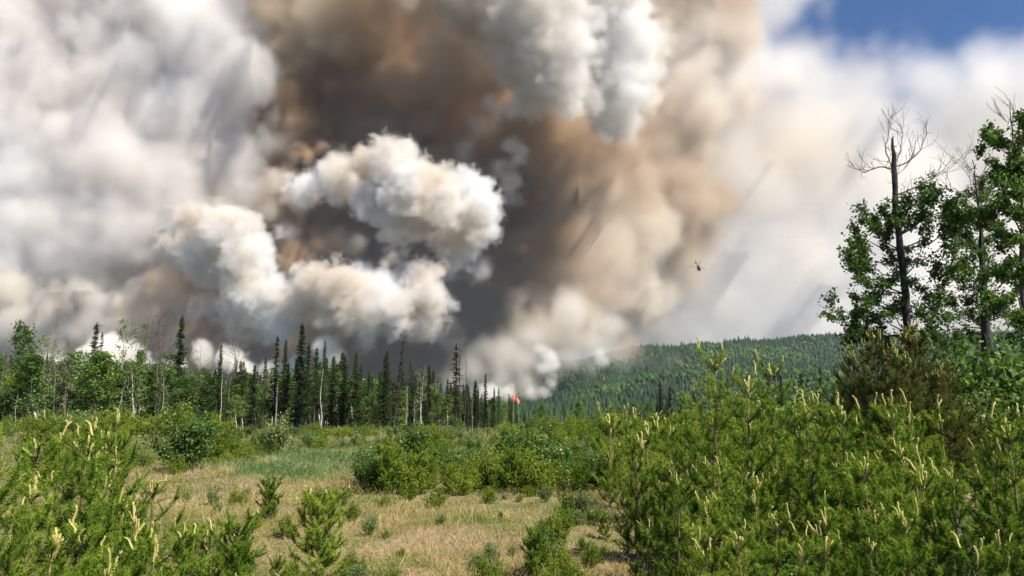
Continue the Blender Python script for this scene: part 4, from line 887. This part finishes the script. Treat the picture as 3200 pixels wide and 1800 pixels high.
# dead branches lying between the pines
def deadfall(px, py, Y, l, lab):
    mb = MB(); tips = []; q = at(px, py, Y); th = U(0, 6.28)
    for k in range(3): grow(mb, np.array([0, 0, .02]), unit([math.cos(th + k * .5), math.sin(th + k * .5), .25]), l * U(.6, 1), .014, 1, tips, (3, 5), .6, .05, .004, 5, .12)
    o = link('dead_branch', mb.mesh('dead_branch', M_DEADW, True), None, (q[0], Y, gz(q[0], Y) + .1)); tag(o, lab, 'branch')
deadfall(15, 1600, 6.6, .9, 'grey dead branches sticking out at the lower left edge')
deadfall(2890, 1530, 8.4, .7, 'whitish dead twigs lying in the right thicket')
deadfall(3000, 1500, 10, .8, 'dead twigs behind the whitish ones in the right thicket')
deadfall(1850, 1365, 105, 6, 'pale fallen dead wood on the bare patch in the distance')
deadfall(940, 1475, 29, .8, 'weathered dead twigs on the grassy bank')

# ---------------------------------------------------------------- grasses
def grass_mat(name, stops):
    return leaf_mat(name, stops, .3, .6, .2, 0)
M_DRY = grass_mat('dry_grass_blades', [(0, (0.098, 0.144, 0.035)), (.25, (0.195, 0.213, 0.062)), (.4, (0.351, 0.269, 0.138)), (.7, (0.494, 0.375, 0.213)), (1, (0.676, 0.537, 0.350))])
M_GREEN = grass_mat('green_grass_blades', [(0, (0.065, 0.125, 0.048)), (.4, (0.111, 0.206, 0.078)), (.7, (0.195, 0.275, 0.108)), (.85, (0.390, 0.325, 0.168)), (1, (0.546, 0.413, 0.240))])
def grass(name, n, area, hh, ww, mat, label, tf, lean=.5, clump=6, spread=.05, gap=None):
    X, Y = area(n // clump)
    if gap is not None:
        g = gap(X, Y) > rng.random(len(X)); X = X[g]; Y = Y[g]
    X = np.repeat(X, clump) + rng.normal(0, spread, len(X) * clump); Y = np.repeat(Y, clump) + rng.normal(0, spread, len(Y) * clump)
    k = len(X); c = np.stack([X, Y, zfun(X, Y) - .01], 1)
    d = unit(rng.normal(0, lean, (k, 3)) * [1, 1, .1] + [0, 0, 1]); L = hh * rng.uniform(.4, 1.3, k) * np.clip(1 + .45 * sn(X, Y, 1.7, 3) + .3 * sn(X, Y, .6, 5), .3, 1.7)
    sd = unit(np.cross(d, rng.normal(size=(k, 3)))); w_ = (ww * rng.uniform(.6, 1.3, k))[:, None]
    dn = unit(d + rng.normal(0, .5, (k, 3)) * [1, 1, .3] + [0, 0, -.25]); m = c + d * L[:, None] * .55; tip = m + dn * L[:, None] * .5
    V = np.stack([c - sd * w_ * .5, c + sd * w_ * .5, m + sd * w_ * .35, m - sd * w_ * .35, tip], 1)
    b = np.arange(k)[:, None] * 5; mb = MB()
    mb.add(V.reshape(-1, 3), b + np.array([[0, 1, 2, 3]]), b + np.array([[3, 2, 4]]), np.repeat(np.clip(tf(X, Y) + rng.normal(0, .14, k), 0, 1), 5))
    o = link(name, mb.mesh(name, mat)); tag(o, label, 'grass', kind='stuff')
def wedge(px0, px1, y0, y1, p=.5):
    def f(n):
        Y = y0 + (y1 - y0) * rng.random(n) ** p if p != .5 else np.sqrt(rng.uniform(y0 ** 2, y1 ** 2, n))
        return Y * ((rng.uniform(px0, px1, n) - 1600) / F), Y
    return f
patch = lambda X, Y: .50 + .24 * sn(X, Y, .9) + .16 * sn(X, Y, .31, 1) + .12 * sn(X, Y, 2.3, 4)
thin = lambda X, Y: np.clip(.75 + .35 * sn(X, Y, 1.2, 7) + .25 * sn(X, Y, .45, 3), .12, 1)
grass('dry_grass', 150000, wedge(150, 2350, 7.2, 15), .11, .0065, M_DRY, 'dry straw coloured grass of the clearing, nearest part', patch, .8, gap=thin)
grass('meadow_grass', 110000, wedge(0, 2400, 15, 27), .15, .011, M_DRY, 'straw and green meadow grass further back further back in the clearing', patch, .6, spread=.09, gap=thin)
bank = lambda X, Y: .42 + .36 * sn(X, Y, 1.1, 2) + .22 * sn(X, Y, .4)
bgap = lambda X, Y: np.clip(1.15 - ((X + 6.6) / 3.2) ** 2 - ((Y - 27) / 5) ** 2 + .5 * sn(X, Y, .8) + .3 * sn(X, Y, .35), 0, 1)
grass('bank_grass', 60000, wedge(550, 1330, 20.5, 36), .30, .017, M_GREEN, 'long blue green grass with straw patches on the low bank', bank, .55, spread=.12, gap=bgap)
grass('scrub_grass', 70000, wedge(-300, 2600, 27, 66), .30, .03, M_DRY, 'rough yellow green grass between the bushes', lambda X, Y: .22 + .25 * sn(X, Y, 3.), .5, spread=.25)
grass('forest_edge_grass', 60000, wedge(-300, 2700, 60, 125), .55, .09, M_DRY, 'tall rough green growth in front of the forest', lambda X, Y: .14 + .2 * sn(X, Y, 7.) + .4 * ((X / Y > .03) & (X / Y < .16) & (Y > 75)), .5, spread=.6)
grass('thicket_grass', 36000, wedge(2000, 3500, 5.5, 16), .16, .008, M_GREEN, 'grass growing under the pines of the right thicket', lambda X, Y: .35 + .2 * sn(X, Y, .8), .6)
grass('corner_grass', 26000, wedge(-500, 500, 4.8, 14), .16, .008, M_GREEN, 'grass growing under the pines of the left thicket', lambda X, Y: .35 + .2 * sn(X, Y, .8), .6)
grass('dry_stalks', 16000, wedge(150, 2200, 7.2, 26), .30, .006, M_DRY, 'thin tall straw stalks standing above the short grass', lambda X, Y: .75 + 0 * X, .35, clump=5, spread=.07, gap=thin)
# small broad leaved herbs
def herbs(n, area, label, name, size=.028, clump=14, sp=.05, hh=.10):
    X, Y = area(n // clump); k = len(X)
    keep_ = sn(X, Y, 1.3, 4) + rng.normal(0, .4, k) > -.1; X = X[keep_]; Y = Y[keep_]; k = len(X)
    X = np.repeat(X, clump) + rng.normal(0, sp, k * clump); Y = np.repeat(Y, clump) + rng.normal(0, sp, k * clump); k = len(X)
    c = np.stack([X, Y, zfun(X, Y) + rng.uniform(.01, hh, k)], 1); d = unit(rng.normal(size=(k, 3)) * [1, 1, .4] + [0, 0, .3]); sd = unit(np.cross(d, rng.normal(size=(k, 3)) * .4 + [0, 0, 1]))
    L = size * rng.uniform(.5, 1.4, k); mb = MB(); mb.cards(c, d, sd, L, L * .5, rng.beta(2.5, 2, k)); o = link(name, mb.mesh(name, M_LEAFY)); tag(o, label, 'plants', kind='stuff')
herbs(90000, wedge(200, 2300, 7.2, 18), 'small green herbs sprinkled through the dry grass', 'low_plants')
herbs(50000, wedge(0, 2400, 16, 30), 'small green herbs in the back of the clearing', 'meadow_herbs', .05, sp=.12, hh=.22)

# ---------------------------------------------------------------- flames
def emis(name, lo, hi, st):
    m, N, K = new_mat(name); out = N('ShaderNodeOutputMaterial'); e = N('ShaderNodeEmission'); tc = N('ShaderNodeTexCoord')
    no = N('ShaderNodeTexNoise'); no.inputs['Scale'].default_value = .3; no.inputs['Detail'].default_value = 4; K(tc.outputs['Object'], no.inputs[0])
    r = ramp(N, [(.35, lo), (.65, hi)]); K(no.outputs[0], r.inputs[0]); K(r.outputs[0], e.inputs[0]); e.inputs[1].default_value = st; K(e.outputs[0], out.inputs[0]); return m
M_FLAME = emis('flame', (.80, .09, .05), (1, .42, .2), .95)
def flame(px, pb, pt, Y, wpx, n, lab):
    b = at(px, pb, Y); H = (pb - pt) * Y / F; W_ = wpx * Y / F; mb = MB()
    for k in range(n):
        x0 = [-.42, -.1, .16, .44][k % 4] * W_ + U(-.05, .05) * W_; h = H * U(.5, 1) * [.55, 1, .75, .4][k % 4]; m = 7; t = np.linspace(0, 1, m)
        P = np.stack([x0 + np.cumsum(rng.normal(0, .05, m)) * W_ - t * W_ * .25, U(-.4, .4) * W_ + np.cumsum(rng.normal(0, .04, m)) * W_, -4 + t * (h + 4)], 1)
        mb.tube(P, W_ * .07 * np.array([.7, 1, .95, .75, .5, .28, .04]), 7)
    o = link('flame', mb.mesh('flame', M_FLAME, True), None, tuple(b)); tag(o, lab, 'fire')
flame(1618, 1262, 1224, 1545, 24, 34, 'large red flames above the treetops at the end of the forest edge')
flame(1888, 1182, 1170, 1490, 3, 3, 'small distant flame of a torching tree on the wooded hillside')

# ---------------------------------------------------------------- helicopter
def bm_shape(name, verts, faces, mat, root):
    me = bpy.data.meshes.new(name); me.from_pydata(verts, [], faces); me.materials.append(mat); return link(name, me, root)
def paint(name, col, rough=.4):
    m, N, K = new_mat(name); out = N('ShaderNodeOutputMaterial'); b = N('ShaderNodeBsdfPrincipled'); b.inputs['Base Color'].default_value = (*col, 1); b.inputs['Roughness'].default_value = rough; K(b.outputs[0], out.inputs[0]); return m
M_HELI = paint('dark_helicopter_paint', (.012, .013, .018)); M_BLADE = paint('rotor_blade', (.05, .05, .055), .6); M_GLS = paint('tinted_glass', (.01, .012, .016), .1)
hr = link('helicopter', None, None, tuple(at(2183, 838, 440))); tag(hr, 'small dark helicopter flying before the pale smoke', 'helicopter')
def body(name, xs, ry, rz, zc, mat):
    mb = MB(); n = 12; th = np.arange(n) / n * 2 * math.pi
    V = np.stack([np.stack([np.full(n, x), a * np.cos(th), c + b * np.sin(th)], 1) for x, a, b, c in zip(xs, ry, rz, zc)]).reshape(-1, 3)
    i = np.arange(len(xs) - 1)[:, None] * n; j = np.arange(n)[None]; Q = np.stack([i + j, i + (j + 1) % n, i + n + (j + 1) % n, i + n + j], -1).reshape(-1, 4)
    mb.add(V, Q); return link(name, mb.mesh(name, mat, True), hr)
body('fuselage', [2.4, 2.2, 1.5, .6, -.5, -1.3, -1.9], [.05, .5, .85, .98, .9, .6, .3], [.05, .45, .8, .95, .9, .6, .32], [-.3, -.25, -.1, 0, .05, .3, .5], M_HELI)
body('windscreen', [2.42, 2.1, 1.5, 1.1], [.03, .4, .72, .6], [.03, .35, .62, .5], [-.1, .05, .28, .42], M_GLS)
body('tail_boom', [-1.7, -3.5, -6.0], [.28, .2, .13], [.3, .2, .13], [.5, .62, .8], M_HELI)
body('engine_cowling', [.6, .2, -1.0, -1.6], [.1, .45, .45, .2], [.1, .32, .32, .2], [1.0, 1.1, 1.05, .8], M_HELI)
def boxm(name, c, s, mat, rz=0, ry=0, parent=hr):
    mb = MB(); v = np.array([(a, b, d) for a in (-.5, .5) for b in (-.5, .5) for d in (-.5, .5)]) * s
    mb.add(v, [(0, 1, 3, 2), (4, 6, 7, 5), (0, 4, 5, 1), (2, 3, 7, 6), (0, 2, 6, 4), (1, 5, 7, 3)]); o = link(name, mb.mesh(name, mat), parent, c); o.rotation_euler = (0, ry, rz); return o
boxm('tail_fin', (-6.0, 0, 1.15), (.7, .08, 1.6), M_HELI, 0, -.35)
boxm('stabiliser', (-4.8, 0, .75), (.5, 2.2, .06), M_HELI)
boxm('tail_rotor', (-6.1, .16, .85), (.12, .04, 1.7), M_BLADE, 0, .5)
mast = MB(); mast.tube([(0, 0, 1.2), (0, 0, 1.75)], [.09, .07], 8); link('rotor_mast', mast.mesh('rotor_mast', M_BLADE), hr)
for k in range(3): boxm('rotor_blade', (2.7 * math.cos(.5 + k * 2.094), 2.7 * math.sin(.5 + k * 2.094), 1.72), (5.2, .28, .04), M_BLADE, .5 + k * 2.094)
for s_ in (-1, 1):
    sk = MB(); sk.tube([(2.2, s_ * 1.05, -1.2), (1.9, s_ * 1.05, -1.38), (-1.4, s_ * 1.05, -1.38)], .06, 6); sk.tube([(1.0, s_ * .6, -.7), (1.0, s_ * 1.05, -1.38)], .05, 6); sk.tube([(-.8, s_ * .6, -.6), (-.8, s_ * 1.05, -1.38)], .05, 6)
    link('skid', sk.mesh('skid', M_HELI), hr)
hr.rotation_euler = (.25, math.radians(42), math.radians(-82))

# ---------------------------------------------------------------- tell like-named neighbours apart by their order across the view
def screen_x(o): return o.location.x / max(o.location.y, .1)
same = {}
for o in list(bpy.data.objects):
    if o.parent is None and o.get('label') and not o.get('kind'): same.setdefault(o['label'], []).append(o)
for lab, os_ in same.items():
    if len(os_) < 2: continue
    os_.sort(key=screen_x); n_ = len(os_); num = {2: 'two', 3: 'three', 4: 'four', 5: 'five', 6: 'six', 7: 'seven', 8: 'eight'}.get(n_, 'several')
    for i_, o in enumerate(os_):
        w_ = 'leftmost' if i_ == 0 else 'rightmost' if i_ == n_ - 1 else ['', 'second', 'third', 'fourth', 'fifth', 'sixth', 'seventh', 'eighth', 'ninth', 'tenth'][min(i_, 9)] + ' from left'
        o['label'] = (lab.replace(', ', ' ') + ', ' + w_ + ' of ' + num)
for o in bpy.data.objects:
    if o.get('label') and len(o['label'].split()) > 16: o['label'] = (lambda s: s if len(s.split()) <= 16 else s.replace('middling ', '').replace('tall ', '').replace('low ', ''))(o['label'])
    if o.get('label') and len(o['label'].split()) > 16: o['label'] = o['label'].replace('middling ', '').replace(' of several', '').replace('slender thicket pine', 'slender pine').replace('young pine from', 'pine from').replace('just ', '').replace('pale candled pine', 'candled pine')

# ---------------------------------------------------------------- haze
def haze():
    m, N, K = new_mat('haze_air'); out = N('ShaderNodeOutputMaterial'); v = N('ShaderNodeVolumePrincipled')
    v.inputs['Color'].default_value = (.72, .86, 1, 1); v.inputs['Density'].default_value = .00004; v.inputs['Anisotropy'].default_value = .2
    K(v.outputs[0], out.inputs['Volume'])
    mb = MB(); V = np.array([(x, y, z) for x in (-2600, 3400) for y in (-70, 2900) for z in (-40, 300)], float)
    mb.add(V, [(0, 1, 3, 2), (4, 6, 7, 5), (0, 4, 5, 1), (2, 3, 7, 6), (0, 2, 6, 4), (1, 5, 7, 3)])
    tag(link('haze', mb.mesh('haze', m)), 'pale bluish air over the valley', kind='stuff')
haze()
